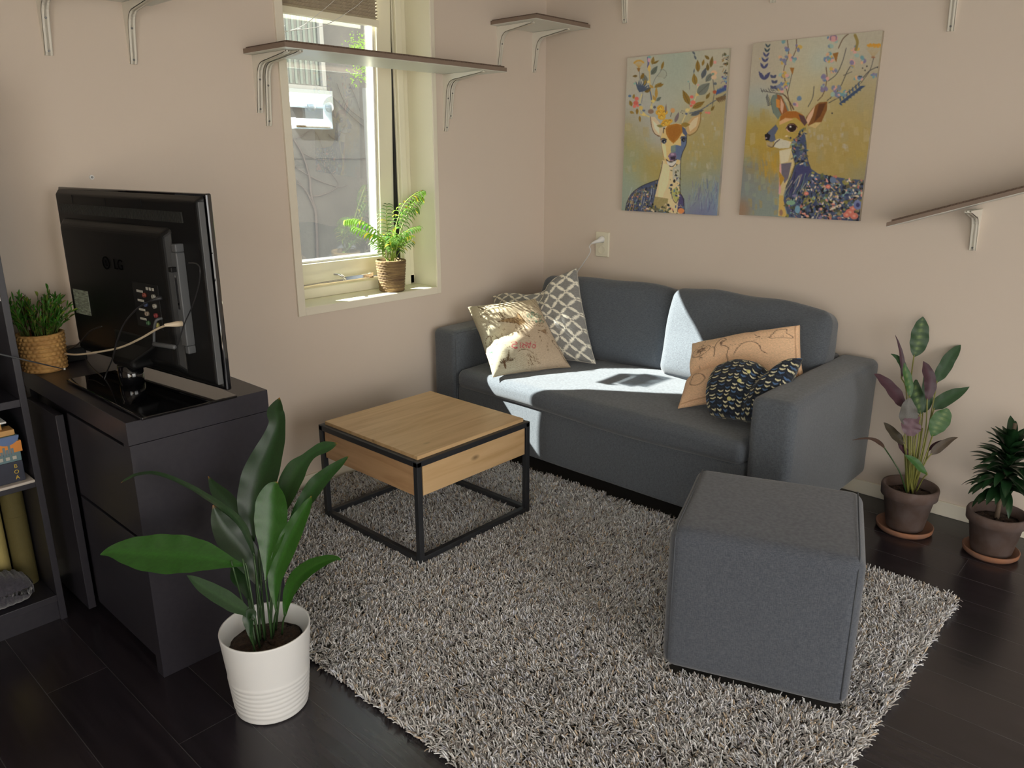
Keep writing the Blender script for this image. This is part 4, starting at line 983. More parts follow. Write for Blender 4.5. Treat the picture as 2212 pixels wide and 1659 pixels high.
    # right antler
    P.line([(650, 745), (690, 660), (740, 590), (780, 500), (800, 400)], 8, (206, 190, 130)); P.line([(720, 660), (800, 640), (870, 600), (930, 560), (1060, 480)], 7, (84, 92, 110)); P.line([(930, 570), (945, 480), (940, 400), (930, 300)], 6, (100, 96, 90)); P.line([(920, 630), (935, 560)], 4, BR)
    for (x, y, a, L, w, c) in ((800, 280, -1.6, 115, 22, 0), (840, 220, -1.3, 60, 12, 0), (905, 165, -2.4, 60, 14, 1), (915, 240, -1.4, 110, 17, 1), (890, 270, -1.6, 75, 16, 1), (775, 400, -1.7, 110, 26, 4), (835, 340, -1.2, 110, 22, 6), (870, 370, -.9, 110, 26, 2),
            (790, 490, -.75, 160, 44, 2), (720, 580, -2.0, 150, 28, 0), (745, 615, -.5, 130, 26, 0), (730, 680, -.4, 130, 22, 6), (870, 530, -1.0, 70, 14, 1), (915, 640, -1.0, 60, 12, 1), (775, 120, -2.2, 55, 9, 6), (785, 165, -2.0, 50, 9, 6), (760, 290, -1.4, 45, 6, 6)):
        P.leaf(x, y, a, L, w, LEAFC[c], (70, 60, 50) if w > 14 else None)
    for k in range(7):
        P.leaf(960+k*14, 500-k*6, -1.25, 75, 7, (58, 84, 140)); P.leaf(960+k*15, 520-k*5, .9, 60, 8, (112, 88, 60)); P.leaf(960+k*15, 520-k*5, -.9+1.4, 36, 5, (112, 88, 60))
    dabs(P, [(1020, 110), (1095, 100), (1090, 330), (1030, 330)], 34, [(90, 84, 50), (150, 110, 50), (80, 130, 140), (60, 60, 60), (120, 90, 60)], 14); dabs(P, [(1020, 310), (1080, 310), (1070, 460), (1030, 460)], 22, [(70, 90, 150), (90, 70, 130), (100, 140, 170)], 12)
    for (x, y, r, c) in ((740, 510, 18, (214, 100, 90)), (752, 560, 24, (218, 106, 92)), (735, 590, 14, (210, 96, 84)), (790, 490, 16, (206, 180, 110)), (700, 630, 20, (210, 190, 120)), (690, 665, 12, (90, 100, 130)), (800, 400, 12, (200, 150, 140)), (945, 290, 30, (212, 170, 130)), (945, 330, 26, (206, 176, 140)), (955, 190, 16, (208, 140, 130)), (935, 300, 14, (120, 150, 130)), (955, 390, 16, (96, 104, 110)), (950, 465, 18, (180, 84, 50)), (870, 655, 12, (216, 120, 110)), (895, 658, 14, (214, 116, 110)), (710, 368, 9, (120, 160, 156)), (655, 660, 5, (60, 60, 60)), (640, 650, 4, (60, 60, 60)), (668, 640, 4, (60, 60, 60)), (650, 635, 4, (60, 60, 60)), (820, 660, 12, (150, 110, 40))): P.disc(x, y, r, r*.8, c)
    P.line([(720, 380), (722, 440)], 3, BR)
    P.grain(3.2); return P

def canvas_two():
    P = Paint(260, 350, [(180, 128), (1272, 32), (1047, 1610), (62, 1553)], (178, 172, 150))
    P.wash([(260, 300, 200, (172, 162, 142)), (700, 250, 180, (178, 176, 156)), (730, 300, 60, (156, 176, 172)), (1150, 200, 150, (170, 162, 142)), (600, 480, 160, (184, 172, 132)), (230, 620, 90, (150, 164, 164)), (200, 850, 120, (170, 146, 70)), (200, 1000, 90, (168, 140, 56)),
            (300, 1120, 110, (176, 140, 50)), (800, 650, 150, (172, 156, 104)), (950, 850, 180, (166, 144, 84)), (900, 1050, 170, (164, 140, 74)), (1000, 1150, 100, (162, 140, 70)), (150, 1200, 90, (120, 126, 128)), (220, 1350, 120, (122, 130, 130)), (250, 1480, 100, (126, 138, 128)), (1050, 1220, 70, (136, 136, 116)), (100, 1500, 50, (150, 110, 80)), (1150, 600, 120, (160, 148, 112))])
    P.patches(110, 120, 1150, 620, 1250, [(178, 150, 60), (182, 162, 100), (150, 144, 110), (186, 180, 160), (160, 130, 60)], 70, .35)
    P.patches(40, 640, 980, 780, 1060, [(170, 172, 180), (180, 160, 110)], 32, .5); P.patches(46, 110, 380, 1080, 1540, [(110, 122, 136), (130, 144, 132), (176, 140, 60), (150, 158, 120)], 55, .5)
    for _ in range(26):
        x = RNG.uniform(230, 380); y = RNG.uniform(1000, 1250); P.line([(x, y), (x+3, y+RNG.uniform(30, 90))], 9, (182, 142, 44), .7, smooth=False)
    K = (40, 38, 44)
    # chest, neck, back
    P.poly([(398, 1030), (500, 1010), (520, 1150), (470, 1260), (430, 1400), (440, 1570), (385, 1565), (395, 1400), (400, 1200)], (196, 176, 124)); P.poly([(400, 1140), (414, 1145), (410, 1380), (390, 1390)], (206, 150, 150)); P.poly([(414, 1140), (500, 1130), (470, 1260), (440, 1300), (415, 1220)], (104, 96, 110)); P.poly([(395, 1200), (440, 1260), (400, 1330)], (176, 130, 40)); P.poly([(398, 1035), (500, 1015), (470, 1120), (410, 1140)], (206, 194, 160))
    P.poly([(395, 1400), (430, 1400), (440, 1500), (460, 1575), (390, 1568)], (196, 160, 80)); P.disc(410, 1540, 14, 26, (150, 110, 90))
    back = [(520, 930), (610, 880), (622, 960), (625, 1080), (655, 1180), (720, 1225), (850, 1250), (960, 1268), (1092, 1278), (1085, 1450), (1047, 1612), (700, 1590), (470, 1575), (430, 1440), (460, 1330), (500, 1250), (530, 1150), (500, 1030)]
    P.poly(back, (66, 78, 110)); P.poly([(540, 1160), (640, 1130), (660, 1210), (560, 1330), (480, 1400), (470, 1340)], (62, 64, 108)); dabs(P, [(500, 900), (615, 885), (622, 1080), (640, 1160), (540, 1170), (500, 1030)], 110, MULTI, 15)
    dabs(P, [(660, 1190), (720, 1225), (1092, 1280), (1080, 1450), (1047, 1610), (460, 1570), (440, 1440), (600, 1330)], 560, MULTI, 19); dabs(P, [(640, 1210), (1085, 1290), (1050, 1600), (560, 1570)], 190, [(206, 196, 176), (222, 150, 130), (150, 146, 70), (30, 32, 44)], 12)
    for _ in range(24):
        x = RNG.uniform(470, 620); y = RNG.uniform(1180, 1330); P.line([(x, y), (x-RNG.uniform(20, 60), y+RNG.uniform(60, 120))], 6, [(190, 176, 140), (40, 44, 60), (110, 150, 140)][RNG.integers(3)], .8, smooth=False)
    for (x, y, r) in ((975, 1540, 36), (1010, 1570, 34), (950, 1560, 30), (1000, 1510, 26), (800, 1330, 22), (620, 1385, 20)): P.disc(x, y, r, r*.8, (208, 112, 96)); P.disc(x, y, r*.4, r*.3, (226, 150, 130))
    P.disc(545, 1515, 22, 32, (106, 150, 176)); P.disc(840, 1278, 26, 26, (96, 116, 150)); P.disc(490, 1460, 38, 20, (120, 160, 130)); P.disc(1040, 1480, 34, 40, (110, 120, 170)); P.disc(1042, 1482, 16, 18, (60, 60, 110)); P.line([(535, 1130), (500, 1230), (450, 1340)], 5, K); P.line([(620, 960), (628, 1090), (660, 1185)], 4, (50, 60, 90))
    # ears
    P.poly([(330, 620), (345, 570), (380, 555), (420, 575), (455, 640), (480, 700), (420, 760), (390, 775), (350, 720)], (110, 122, 110)); P.poly([(380, 560), (420, 580), (450, 650), (470, 710), (420, 740), (390, 680)], (150, 84, 40)); P.poly([(372, 600), (405, 610), (405, 680), (375, 670)], (204, 130, 50)); P.poly([(412, 590), (440, 650), (425, 730), (408, 690)], (206, 160, 130)); P.line([(350, 720), (332, 620), (350, 570)], 5, (80, 100, 110))
    P.poly([(802, 628), (796, 700), (750, 800), (700, 850), (640, 830), (620, 760), (680, 680), (730, 635)], (130, 80, 34)); P.poly([(700, 660), (640, 740), (620, 790), (640, 820), (680, 740)], (206, 164, 130)); P.poly([(730, 650), (790, 640), (740, 750), (690, 800)], (96, 56, 28)); P.poly([(640, 830), (700, 850), (750, 800), (700, 800)], (196, 170, 110))
    # head
    head = [(405, 745), (470, 705), (540, 705), (600, 740), (632, 800), (620, 870), (560, 900), (500, 960), (440, 985), (380, 990), (330, 1000), (285, 965), (275, 915), (300, 880), (370, 810)]
    P.poly(head, (176, 148, 66)); P.poly([(410, 745), (470, 706), (540, 706), (600, 740), (625, 800), (600, 810), (540, 760), (470, 765), (400, 800)], (166, 96, 30)); P.poly([(560, 730), (605, 745), (632, 800), (610, 830), (580, 790)], (90, 60, 60)); P.poly([(400, 790), (450, 760), (520, 770), (470, 790), (400, 820)], (206, 160, 110))
    P.poly([(300, 880), (370, 815), (390, 850), (360, 900), (370, 950), (330, 960), (290, 940)], (84, 92, 116)); P.poly([(276, 900), (300, 882), (325, 905), (315, 940), (285, 945)], (30, 26, 34)); P.disc(290, 925, 8, 6, (150, 130, 140)); P.poly([(360, 945), (400, 930), (500, 960), (480, 1010), (400, 1015), (350, 1000)], (196, 190, 168)); P.line([(300, 985), (340, 1000), (368, 965), (400, 940)], 7, (60, 44, 44)); P.poly([(285, 955), (350, 965), (340, 1000), (300, 990)], (170, 150, 120), .8)
    P.disc(500, 845, 46, 32, (206, 160, 150)); P.disc(503, 845, 38, 29, (40, 22, 20)); P.disc(492, 835, 9, 8, (220, 215, 210)); P.line([(455, 850), (480, 815), (520, 812), (548, 840)], 6, (60, 30, 24)); dabs(P, [(430, 930), (620, 830), (640, 870), (520, 980)], 44, MULTI, 10)
    # antlers
    BRN = (96, 70, 50)
    for pts, w in (([(520, 690), (470, 600), (430, 560)], 9), ([(500, 700), (470, 560), (440, 380), (455, 300), (480, 220), (470, 100)], 6), ([(520, 240), (545, 180), (548, 95)], 6), ([(470, 560), (490, 470), (510, 380)], 4), ([(430, 560), (360, 550), (300, 540), (250, 530)], 4), ([(640, 670), (680, 590), (692, 500)], 5), ([(720, 620), (770, 560), (800, 440), (795, 340)], 6), ([(810, 455), (880, 400), (930, 300), (965, 180)], 5), ([(800, 620), (870, 560), (920, 490), (965, 390), (1000, 330)], 5), ([(810, 640), (960, 560), (1060, 480), (1150, 380), (1230, 340)], 5), ([(900, 180), (940, 100), (985, 60)], 7), ([(1080, 480), (1160, 370), (1195, 260)], 4), ([(940, 410), (1010, 380)], 4)):
        P.line(pts, w, BRN if w > 5 else (60, 56, 60))
    for (x, y, s_) in ((305, 165, .8), (298, 205, .9), (290, 245, 1), (280, 290, 1.1), (272, 345, 1.25), (272, 440, 1.8)):
        c = (56, 74, 84) if y < 230 else (70, 72, 112); P.leaf(x, y, -2.1, 48*s_, 9*s_, c); P.leaf(x, y, -.9, 48*s_, 9*s_, c)
    for k in range(8):
        P.line([(260+k*22, 545-k*2), (246+k*20, 510+(k % 3)*6)], 4, (60, 56, 60)); P.line([(300+k*5, 560+k*12), (290+k*2, 590+k*9)], 5, (60, 60, 66))
    for (x, y) in ((350, 415), (360, 460), (350, 505), (380, 510)): P.leaf(x, y+10, -2.3, 38, 12, (74, 78, 106)); P.leaf(x, y+10, -.8, 38, 12, (74, 78, 106))
    for k in range(14):
        x = 900+k*13; y = 640-k*10; P.leaf(x, y, -.2, 56, 8, (54, 72, 104)); P.leaf(x, y, -1.7, 46, 7, (60, 80, 112)) if k % 2 else P.leaf(x, y, .7, 36, 7, (54, 72, 104))
    ANT = [(96, 146, 158), (110, 120, 150), (120, 110, 150), (206, 160, 120), (196, 160, 70), (140, 170, 160), (206, 150, 140), (90, 120, 160)]
    for (cx, cy, dx, dy, n) in ((470, 190, 18, 26, 5), (440, 280, 30, 26, 8), (520, 270, 36, 24, 9), (440, 400, 28, 26, 9), (450, 480, 34, 26, 9), (410, 510, 30, 22, 8), (560, 180, 22, 22, 5), (845, 100, 34, 26, 7), (840, 170, 22, 26, 6), (830, 270, 44, 36, 12), (780, 440, 24, 30, 7), (770, 510, 26, 34, 8), (850, 370, 24, 18, 5), (860, 530, 30, 24, 6), (900, 510, 30, 26, 6), (900, 570, 24, 20, 5), (1040, 210, 30, 36, 9), (1020, 310, 22, 26, 6), (1105, 290, 24, 36, 6), (1040, 440, 34, 26, 7), (950, 570, 30, 26, 6), (1190, 415, 34, 16, 5), (540, 650, 26, 26, 5), (440, 100, 18, 14, 3)):
        for _ in range(n): 
            r = RNG.uniform(10, 24); P.disc(cx+RNG.normal(0, dx*.55), cy+RNG.normal(0, dy*.55), r, r*RNG.uniform(.6, 1), ANT[RNG.integers(len(ANT))], .92, RNG.uniform(0, 3), 8)
    P.poly([(490, 340), (528, 340), (512, 400)], (160, 104, 40)); P.poly([(850, 225), (900, 212), (880, 300)], (146, 96, 40)); P.line([(1040, 70), (1060, 130), (1045, 190)], 20, (140, 120, 60)); P.disc(860, 95, 36, 30, (196, 140, 140)); P.line([(835, 110), (840, 75), (880, 75), (882, 105)], 6, (110, 96, 130))
    for k in range(13):
        a = -2.9+k*.22; P.line([(1190, 262), (1195+60*math.cos(a), 200+40*math.sin(a))], 3, (170, 150, 110), smooth=False); P.disc(1150+k*9, 160+8*math.sin(k*2.3), 12, 10, (204, 142, 40))
    P.disc(1190, 260, 18, 8, (150, 90, 60))
    for (x, y) in ((1135, 335), (1100, 350), (1120, 370), (1070, 420), (1085, 422), (1225, 345), (1232, 375), (840, 725), (240, 260)): P.disc(x, y, 6, 6, (50, 46, 50) if x > 300 else (206, 160, 50))
    P.grain(3.2); return P

def painted_canvas(name, label, P, y0, y1, z0, z1, gain):
    t = thing(name, label, 'painting', (0, (y0+y1)/2, (z0+z1)/2), 'deer canvases'); h, w = P.h, P.w
    al = P.albedo(gain); xf = -.0195
    U, Vv = np.meshgrid(np.linspace(0, 1, w+1), np.linspace(0, 1, h+1)); X = np.full(U.shape, xf); Yy = y0+(y1-y0)*U; Z = z1-(z1-z0)*Vv
    V = np.stack([X, Yy, Z], -1).reshape(-1, 3); ci = np.clip((U*w).astype(int), 0, w-1); cj = np.clip((Vv*h).astype(int), 0, h-1); C = al[cj, ci].reshape(-1, 3)
    idx = np.arange((w+1)*(h+1)).reshape(h+1, w+1); F = np.stack([idx[:-1, :-1], idx[1:, :-1], idx[1:, 1:], idx[:-1, 1:]], -1).reshape(-1, 4)
    fastmesh('canvas_print', V, F, M['canvas'], t, colors=C, smooth=False)
    # wrapped sides: the picture carries on round the stretcher
    MB().box(-.0192, -.001, y1, y0, z0, z1).build('stretcher', mat('canvas_side_'+name, tuple(al.reshape(-1, 3).mean(0)*1.05), .8, var=(9, tuple(al[-40:].reshape(-1, 3).mean(0)), .9)), t)
M['canvas'] = mat('painted_canvas', (.5, .5, .5), .55, spec=.35, attr=True, bump=(900, .25, .0006))
GAIN_ART = 1.5
painted_canvas('deer_painting', 'canvas of a front-facing deer with leafy antlers, left of the two above the sofa', canvas_one().soften(1, .14), -.5173, -1.0379, 1.1319, 1.8319, GAIN_ART)
painted_canvas('deer_painting', 'canvas of a side-facing deer with flowery antlers and patterned back, right of the two', canvas_two().soften(1, .14), -1.1448, -1.6599, 1.141, 1.8399, GAIN_ART)

# ------------------------------------------------------------------ scatter cushions
from mathutils.bvhtree import BVHTree
t_bvh = {}
def cushion(name, label, corners, thick, paint, gain, mt, group=None, pinch=.05, warp=None, wr=.006, seed=1, frontdir=None, power=.5, base_col=None):
    """corners TL,TR,BR,BL in the world; printed with paint"""
    TL, TR, BR, BL = [np.array(c, float) for c in corners]; n = 110
    t = thing(name, label, 'cushion', (TL+TR+BR+BL)/4*[1, 1, 0]+np.array([0, 0, min(BR[2], BL[2])]), group)
    N = np.cross(TR-TL, BL-TL); N /= np.linalg.norm(N)
    if N @ (CAMP-TL) < 0: N = -N
    al = paint.albedo(gain); h, w = paint.h, paint.w; Vs = []; Cs = []; Fs = []; off = 0
    for side in (1, -1):
        U, Vv = np.meshgrid(np.linspace(0, 1, n+1), np.linspace(0, 1, n+1)); a = 2*U-1; b_ = 2*Vv-1
        # edges drawn inwards between the corners
        Ue = .5+.5*a*(1-pinch*(1-b_**2)*np.abs(a)**3); Ve = .5+.5*b_*(1-pinch*(1-a**2)*np.abs(b_)**3)
        P = (TL*(1-Ue[..., None])+TR*Ue[..., None])*(1-Ve[..., None])+(BL*(1-Ue[..., None])+BR*Ue[..., None])*Ve[..., None]
        f = ((1-a**4)*(1-b_**4)); f = np.clip(f, 0, 1)**power; hgt = thick*.5*f*(.72+.28*(1-a**2)*(1-b_**2))
        dd = hgt*side
        if warp is not None: P = P+warp(U, Vv, f, side, N, TR-TL, BL-TL)
        P = P+N*dd[..., None]; Q = P.reshape(-1, 3); ff = np.clip(f.ravel()*1.3, 0.25, 1)
        for i in range(len(Q)):
            p = Vector(Q[i]); Q[i] += np.array(mnoise.noise_vector(p*9+Vector((seed, 0, 0))))*wr*ff[i]+np.array(mnoise.noise_vector(p*26+Vector((0, seed, 0))))*wr*.25*ff[i]
        ci = np.clip((U*w).astype(int), 0, w-1); cj = np.clip((Vv*h).astype(int), 0, h-1); C = al[cj, ci].reshape(-1, 3)
        idx = np.arange((n+1)**2).reshape(n+1, n+1)+off; F = np.stack([idx[:-1, :-1], idx[1:, :-1], idx[1:, 1:], idx[:-1, 1:]], -1).reshape(-1, 4)
        if side < 0: F = F[:, ::-1]
        Vs.append(Q); Cs.append(C); Fs.append(F); off += (n+1)**2
    V = np.concatenate(Vs); C = np.concatenate(Cs); F = np.concatenate(Fs)
    # weld the two rims
    idx = np.arange((n+1)**2).reshape(n+1, n+1); rim = np.unique(np.concatenate([idx[0], idx[-1], idx[:, 0], idx[:, -1]])); mid = (V[rim]+V[rim+(n+1)**2])/2; V[rim] = mid; V[rim+(n+1)**2] = mid
    remap = np.arange(len(V)); remap[rim+(n+1)**2] = rim; F = remap[F]
    fastmesh('cover', V, F, mt, t, colors=C)
    t_bvh[t.name] = BVHTree.FromPolygons([tuple(p) for p in V], [tuple(map(int, f_)) for f_ in F])
    order = list(idx[0])+list(idx[1:, -1])+list(idx[-1, ::-1][1:])+list(idx[::-1, 0][1:-1])
    pts = [V[i] for i in order[::2]]; pts.append(pts[0])
    MB().tube(pts, .0022, 6, cap=False).build('seam', mat('seam_'+name, tuple(np.clip(C.mean(0)*.85, 0, 1)), .9), t, smooth=True)
    return t
M['linen'] = fabric_mat('printed_cloth', (.5, .5, .5), (.4, .4, .4), 900, attr=True, sheen=.15, bumps=.25)

def trellis():
    P = Paint(330, 330, base=(118, 116, 112)); X, Y = np.meshgrid(np.arange(330)+.5, np.arange(330)+.5)
    c = 39.0; u = (X+Y)/c*.72; v = (X-Y)/c*.72          # diagonal lattice, each side stepped like a quatrefoil
    def dist(a, b_):
        w_ = np.abs(b_-np.floor(b_)-.5)                      # 0 at mid side .. .5 at crossings
        o_ = .10*np.where(w_ < .26, 1, -.2)*np.sign(np.sin(math.pi*b_*2)+1e-6)
        f = a-np.round(a); return np.abs(np.abs(f)-np.where(w_ < .22, .055, .0))
    d1 = dist(u, v); d2 = dist(v, u); d = np.minimum(d1, d2)
    m_ = np.clip((.085-d)/.03, 0, 1); P.im = P.im*(1-m_[..., None])+np.array((206, 200, 184))*m_[..., None]
    k = (np.abs(u-np.round(u)) < .05) & (np.abs(v-np.round(v)) < .05); P.im[k] = (96, 92, 86)
    return P
def paris():
    # drawn in units of the zoomed photograph crop of the cushion front
    P = Paint(330, 330, [(75, 258), (1210, 110), (1720, 1205), (480, 1350)], (180, 168, 140)); I = (88, 66, 44); R = RNG
    P.wash([(300, 400, 260, (180, 170, 144)), (900, 250, 250, (182, 168, 138)), (1300, 800, 350, (178, 158, 134)), (600, 1150, 240, (170, 164, 142)), (400, 950, 200, (166, 165, 145))]); 
    for k in range(26):
        x = 250+k*25+R.uniform(-4, 4); P.line([(x, 300+R.uniform(0, 20)), (x+90, 560+R.uniform(-30, 20))], 2, (140, 120, 84), .55, smooth=False)
    for k in range(22):
        x = 620+k*26; P.line([(x, 1080+R.uniform(-30, 20)), (x-20, 1280)], 2.5, (120, 104, 76), .7, smooth=False)
    # tower lying on its side, tip at the left
    P.poly([(560, 592), (760, 550), (880, 520), (905, 440), (960, 500), (1030, 600), (930, 640), (880, 610), (760, 600)], (142, 112, 72), .75); P.line([(555, 592), (760, 545), (880, 520), (905, 430)], 6, I); P.line([(560, 596), (760, 606), (890, 612), (930, 645)], 6, I); P.line([(930, 470), (975, 540), (1045, 632)], 10, I); P.line([(900, 600), (960, 560), (1010, 620)], 5, I)
    for k in range(12): P.line([(600+k*28, 588-k*6), (622+k*28, 604)], 3, I, .9, smooth=False); P.line([(600+k*28, 604), (622+k*28, 584-k*6)], 3, I, .9, smooth=False)
    for k in range(5): P.line([(800+k*24, 535-k*8), (806+k*26, 610)], 5, I, .9, smooth=False)
    P.line([(1200, 745), (1290, 720), (1345, 650)], 5, I); P.line([(1200, 748), (1320, 760), (1400, 800)], 5, I); P.poly([(1240, 738), (1330, 690), (1360, 760), (1290, 752)], (130, 100, 70), .7)
    for k in range(6): P.line([(1290+k*14, 735-k*12), (1300+k*15, 758)], 4, I, smooth=False)
    # stamp
    G = (70, 112, 90)
    th = np.linspace(0, 2*math.pi, 26); P.line([(1165+175*math.cos(t), 455+170*math.sin(t)) for t in th], 5, I); 
    for k in range(90):
        a = R.uniform(0, 6.28); r = math.sqrt(R.random())*125; x = 1180+r*math.cos(a)*1.1; y = 500+r*math.sin(a)*.85; P.line([(x, y), (x+R.uniform(-25, 25), y+R.uniform(-22, 22)), (x+R.uniform(-25, 25), y+R.uniform(-25, 25))], 4, G if R.random() < .75 else I, .85)
    for k in range(9):
        a = -2.9+k*.16; x = 1165+150*math.cos(a); y = 455+145*math.sin(a); P.line([(x, y), (x+15, y+12), (x+4, y+24)], 5, I)
    # scripts, little marks
    def scribble(x, y, dx, dy, n, w=3, c=I, a=16):
        pts = [(x+dx*i/n+R.uniform(-a, a)*.4, y+dy*i/n+R.uniform(-a, a)) for i in range(n+1)]; P.line(pts, w, c, .9)
    for (x, y, dx, dy, n) in ((480, 390, 40, 60, 6), (600, 350, 90, 150, 14), (570, 440, 90, 110, 14), (640, 420, 110, 150, 14), (700, 330, 110, 180, 16), (760, 280, 70, 90, 8), (820, 400, 60, 100, 8), (400, 560, 20, 60, 6), (560, 700, 120, 0, 9), (620, 760, 60, 120, 9), (860, 640, 20, 90, 8), (980, 640, 40, 100, 8), (1040, 700, 30, 160, 9), (1000, 800, 60, 60, 6), (1120, 660, 180, -20, 18), (680, 980, 120, 50, 10), (1060, 1110, 150, 60, 12), (1110, 1160, 120, 60, 10), (1000, 1080, 60, 160, 10), (700, 330, 60, 60, 6), (250, 330, 100, 70, 8), (330, 300, 30, 60, 6), (230, 470, 120, 30, 9), (280, 560, 90, 40, 8), (350, 620, 60, 60, 7)):
        scribble(x, y, dx, dy, n)
    P.line([(560, 470), (620, 555), (680, 540)], 11, I); scribble(590, 450, 70, 90, 12, 8)
    for (x, y, r) in ((500, 870, 80), (395, 850, 55)): P.line([(x+r*math.cos(t), y+r*math.sin(t)) for t in th], 6, I)
    for k in range(10): P.leaf(250+k*12, 330+k*14, -2.2+k*.3, 50, 6, I)
    for k in range(9): P.leaf(640+k*16, 1230-k*3, -2.4+k*.22, 90, 9, (84, 70, 52))
    for k in range(7): P.line([(720, 1190), (745, 1060-k*2)], 5+k, I, .3)
    P.leaf(720, 1190, -1.35, 130, 18, (96, 80, 56)); P.leaf(690, 1300, -1.9, 150, 14, I)
    for k in range(26): scribble(360+R.uniform(-30, 60), 980+k*9, 60, 30, 4, 4, G if k < 18 else I, 12)
    P.line([(880, 1060), (940, 1030), (1040, 1035), (1120, 1090)], 5, I); P.line([(1020, 1080), (1110, 1230)], 5, I); P.line([(1050, 1080), (1090, 1240)], 5, I)
    P.line([(1460, 840), (1440, 855), (1500, 930), (1560, 1000), (1640, 1120), (1710, 1180)], 6, I); P.line([(1440, 840), (1500, 850), (1560, 930), (1530, 960), (1600, 1060), (1690, 1150)], 5, I); P.line([(1150, 150), (1200, 210), (1280, 280)], 5, I); P.line([(1180, 140), (1260, 230), (1290, 300)], 5, I)
    for (x, y) in ((1240, 840), (1265, 890), (1360, 905), (1355, 960), (1355, 1020), (1210, 780), (965, 250), (1160, 1090), (575, 1245)): P.line([(x, y-8), (x+6, y), (x-2, y+8)], 6, I)
    # PARIS, printed upside down on this side of the cover
    RD = (170, 40, 60); w_ = 9
    P.line([(1150, 935), (1150, 1010)], w_, RD, smooth=False); P.line([(1150, 1008), (1110, 1008), (1092, 990), (1110, 966), (1150, 966)], w_, RD)
    P.line([(1075, 930), (1045, 1010), (1018, 935)], w_, RD, smooth=False); P.line([(1060, 955), (1030, 958)], w_*.8, RD, smooth=False)
    P.line([(1000, 935), (1000, 1008)], w_, RD, smooth=False); P.line([(1000, 1006), (962, 1006), (942, 990), (960, 968), (1000, 968)], w_, RD); P.line([(968, 966), (942, 936)], w_, RD, smooth=False)
    P.line([(915, 932), (915, 1008)], w_, RD, smooth=False)
    P.line([(778, 942), (800, 930), (850, 935), (868, 955), (840, 970), (800, 975), (790, 1000), (830, 1018), (872, 1005)], w_, RD)
    return P
def sea_map():
    P = Paint(330, 330, base=(200, 168, 136)); I = (110, 84, 68); P.wash([(80, 80, 90, (204, 172, 140)), (250, 120, 90, (196, 164, 132)), (120, 260, 90, (188, 156, 126))])
    th = np.linspace(0, 2*math.pi, 24)
    for r, w_ in ((32, 2), (10, 3)): P.line([(48+r*math.cos(t), 92+r*math.sin(t)*.95) for t in th], w_, I, .8)
    for k in range(16):
        a = k*math.pi/8; P.line([(48+4*math.cos(a), 92+4*math.sin(a)), (48+(14 if k % 2 else 22)*math.cos(a), 92+(14 if k % 2 else 22)*math.sin(a))], 2.5, I, .9, smooth=False)
    for k in range(4):
        a = k*math.pi/2+.1; P.line([(48+22*math.cos(a), 92+22*math.sin(a)), (48+70*math.cos(a), 92+70*math.sin(a))], 1.2, I, .6, smooth=False)
    def coast(pts, w_=3.4):
        q = [(x+RNG.uniform(-3, 3), y+RNG.uniform(-3, 3)) for x, y in pts]; P.line(q, w_, I, .55); P.line(q, 1.6, I, .95)
    coast([(112, 40), (104, 60), (98, 80), (95, 100), (100, 120), (92, 140)]); coast([(118, 38), (122, 60), (116, 84), (130, 100), (140, 118), (134, 140), (140, 170)]); coast([(160, 150), (172, 120), (190, 108), (215, 112), (228, 130), (236, 155), (250, 170)]); coast([(268, 60), (272, 40), (296, 36), (300, 60), (318, 78), (312, 92), (285, 88), (262, 92), (258, 76), (268, 60)]); coast([(40, 200), (70, 220), (80, 250), (60, 270), (30, 250), (40, 200)]); coast([(120, 240), (150, 230), (170, 250), (140, 270), (120, 240)])
    P.line([(118, 62), (112, 74), (118, 84)], 5, I)
    for k in range(34):
        t = k/33; x = 130+t*160; y = 96+16*math.sin(t*5.2); P.disc(x, y, 1.3, 1.3, I, .8)
    for k in range(18): P.disc(140+k*10, 86-k*.5, 1, 1, I, .6)
    P.line([(212, 55), (222, 75), (232, 80), (218, 84)], 2, I); P.line([(84, 92), (88, 86), (92, 92), (96, 86)], 2, I); P.line([(46, 134), (50, 128), (55, 134)], 2.5, I)
    for e in (8, 322): P.line([(e, 8), (e, 322)], 2, (150, 112, 84), .8, smooth=False); P.line([(8, e), (322, e)], 2, (150, 112, 84), .8, smooth=False)
    return P
def chevrons():
    P = Paint(330, 330, base=(34, 38, 46)); sx, sy = 28, 19; cols = [(196, 188, 150), (76, 104, 140), (206, 200, 168)]
    for j in range(-1, 22):
        for i in range(-1, 15):
            x = i*sx+(j % 2)*3; y = j*sy; c = cols[(i*2+j) % 3] if (i+j) % 4 else (44, 52, 66)
            a = 11.5; P.poly([(x, y), (x+a, y+5), (x+2*a, y), (x+2*a-2, y+7), (x+a, y+14), (x+2, y+7)], c)
    return P
def unit(v): v = np.array(v, float); return v/np.linalg.norm(v)
# grey trellis cushion in the corner
tTL = at(1064, 640, 'x', -.47); tTR = at(1245, 580, 'x', -.41); tBR = at(1287, 786, 'x', -.405); tBL = tBR+(tTL-tTR)*.98+np.array([0, 0, -.0])
tBL = np.array([-.60, -.26, .455])
def wtrel(U, V, f, side, N, ex, ey):
    # a diagonal fold running down from the top edge
    g = np.exp(-((U-.62+.25*V)/.10)**2)*np.clip(1-V*1.1, 0, 1); sag = np.exp(-((U-.48)/.20)**2)*np.clip(1-V*1.5, 0, 1)
    return -N*(g*.035)[..., None]+unit(ey)*(sag*.050)[..., None]
cushion('scatter_cushion', 'grey cushion with a white trellis pattern leaning in the sofa corner', [tTL, tTR, tBR, tBL], .15, trellis(), 1.45, M['linen'], pinch=.05, warp=wtrel, wr=.010, seed=3)
pBL = at(1066, 814, 'z', .440); pBR = at(1232, 793, 'z', .440)
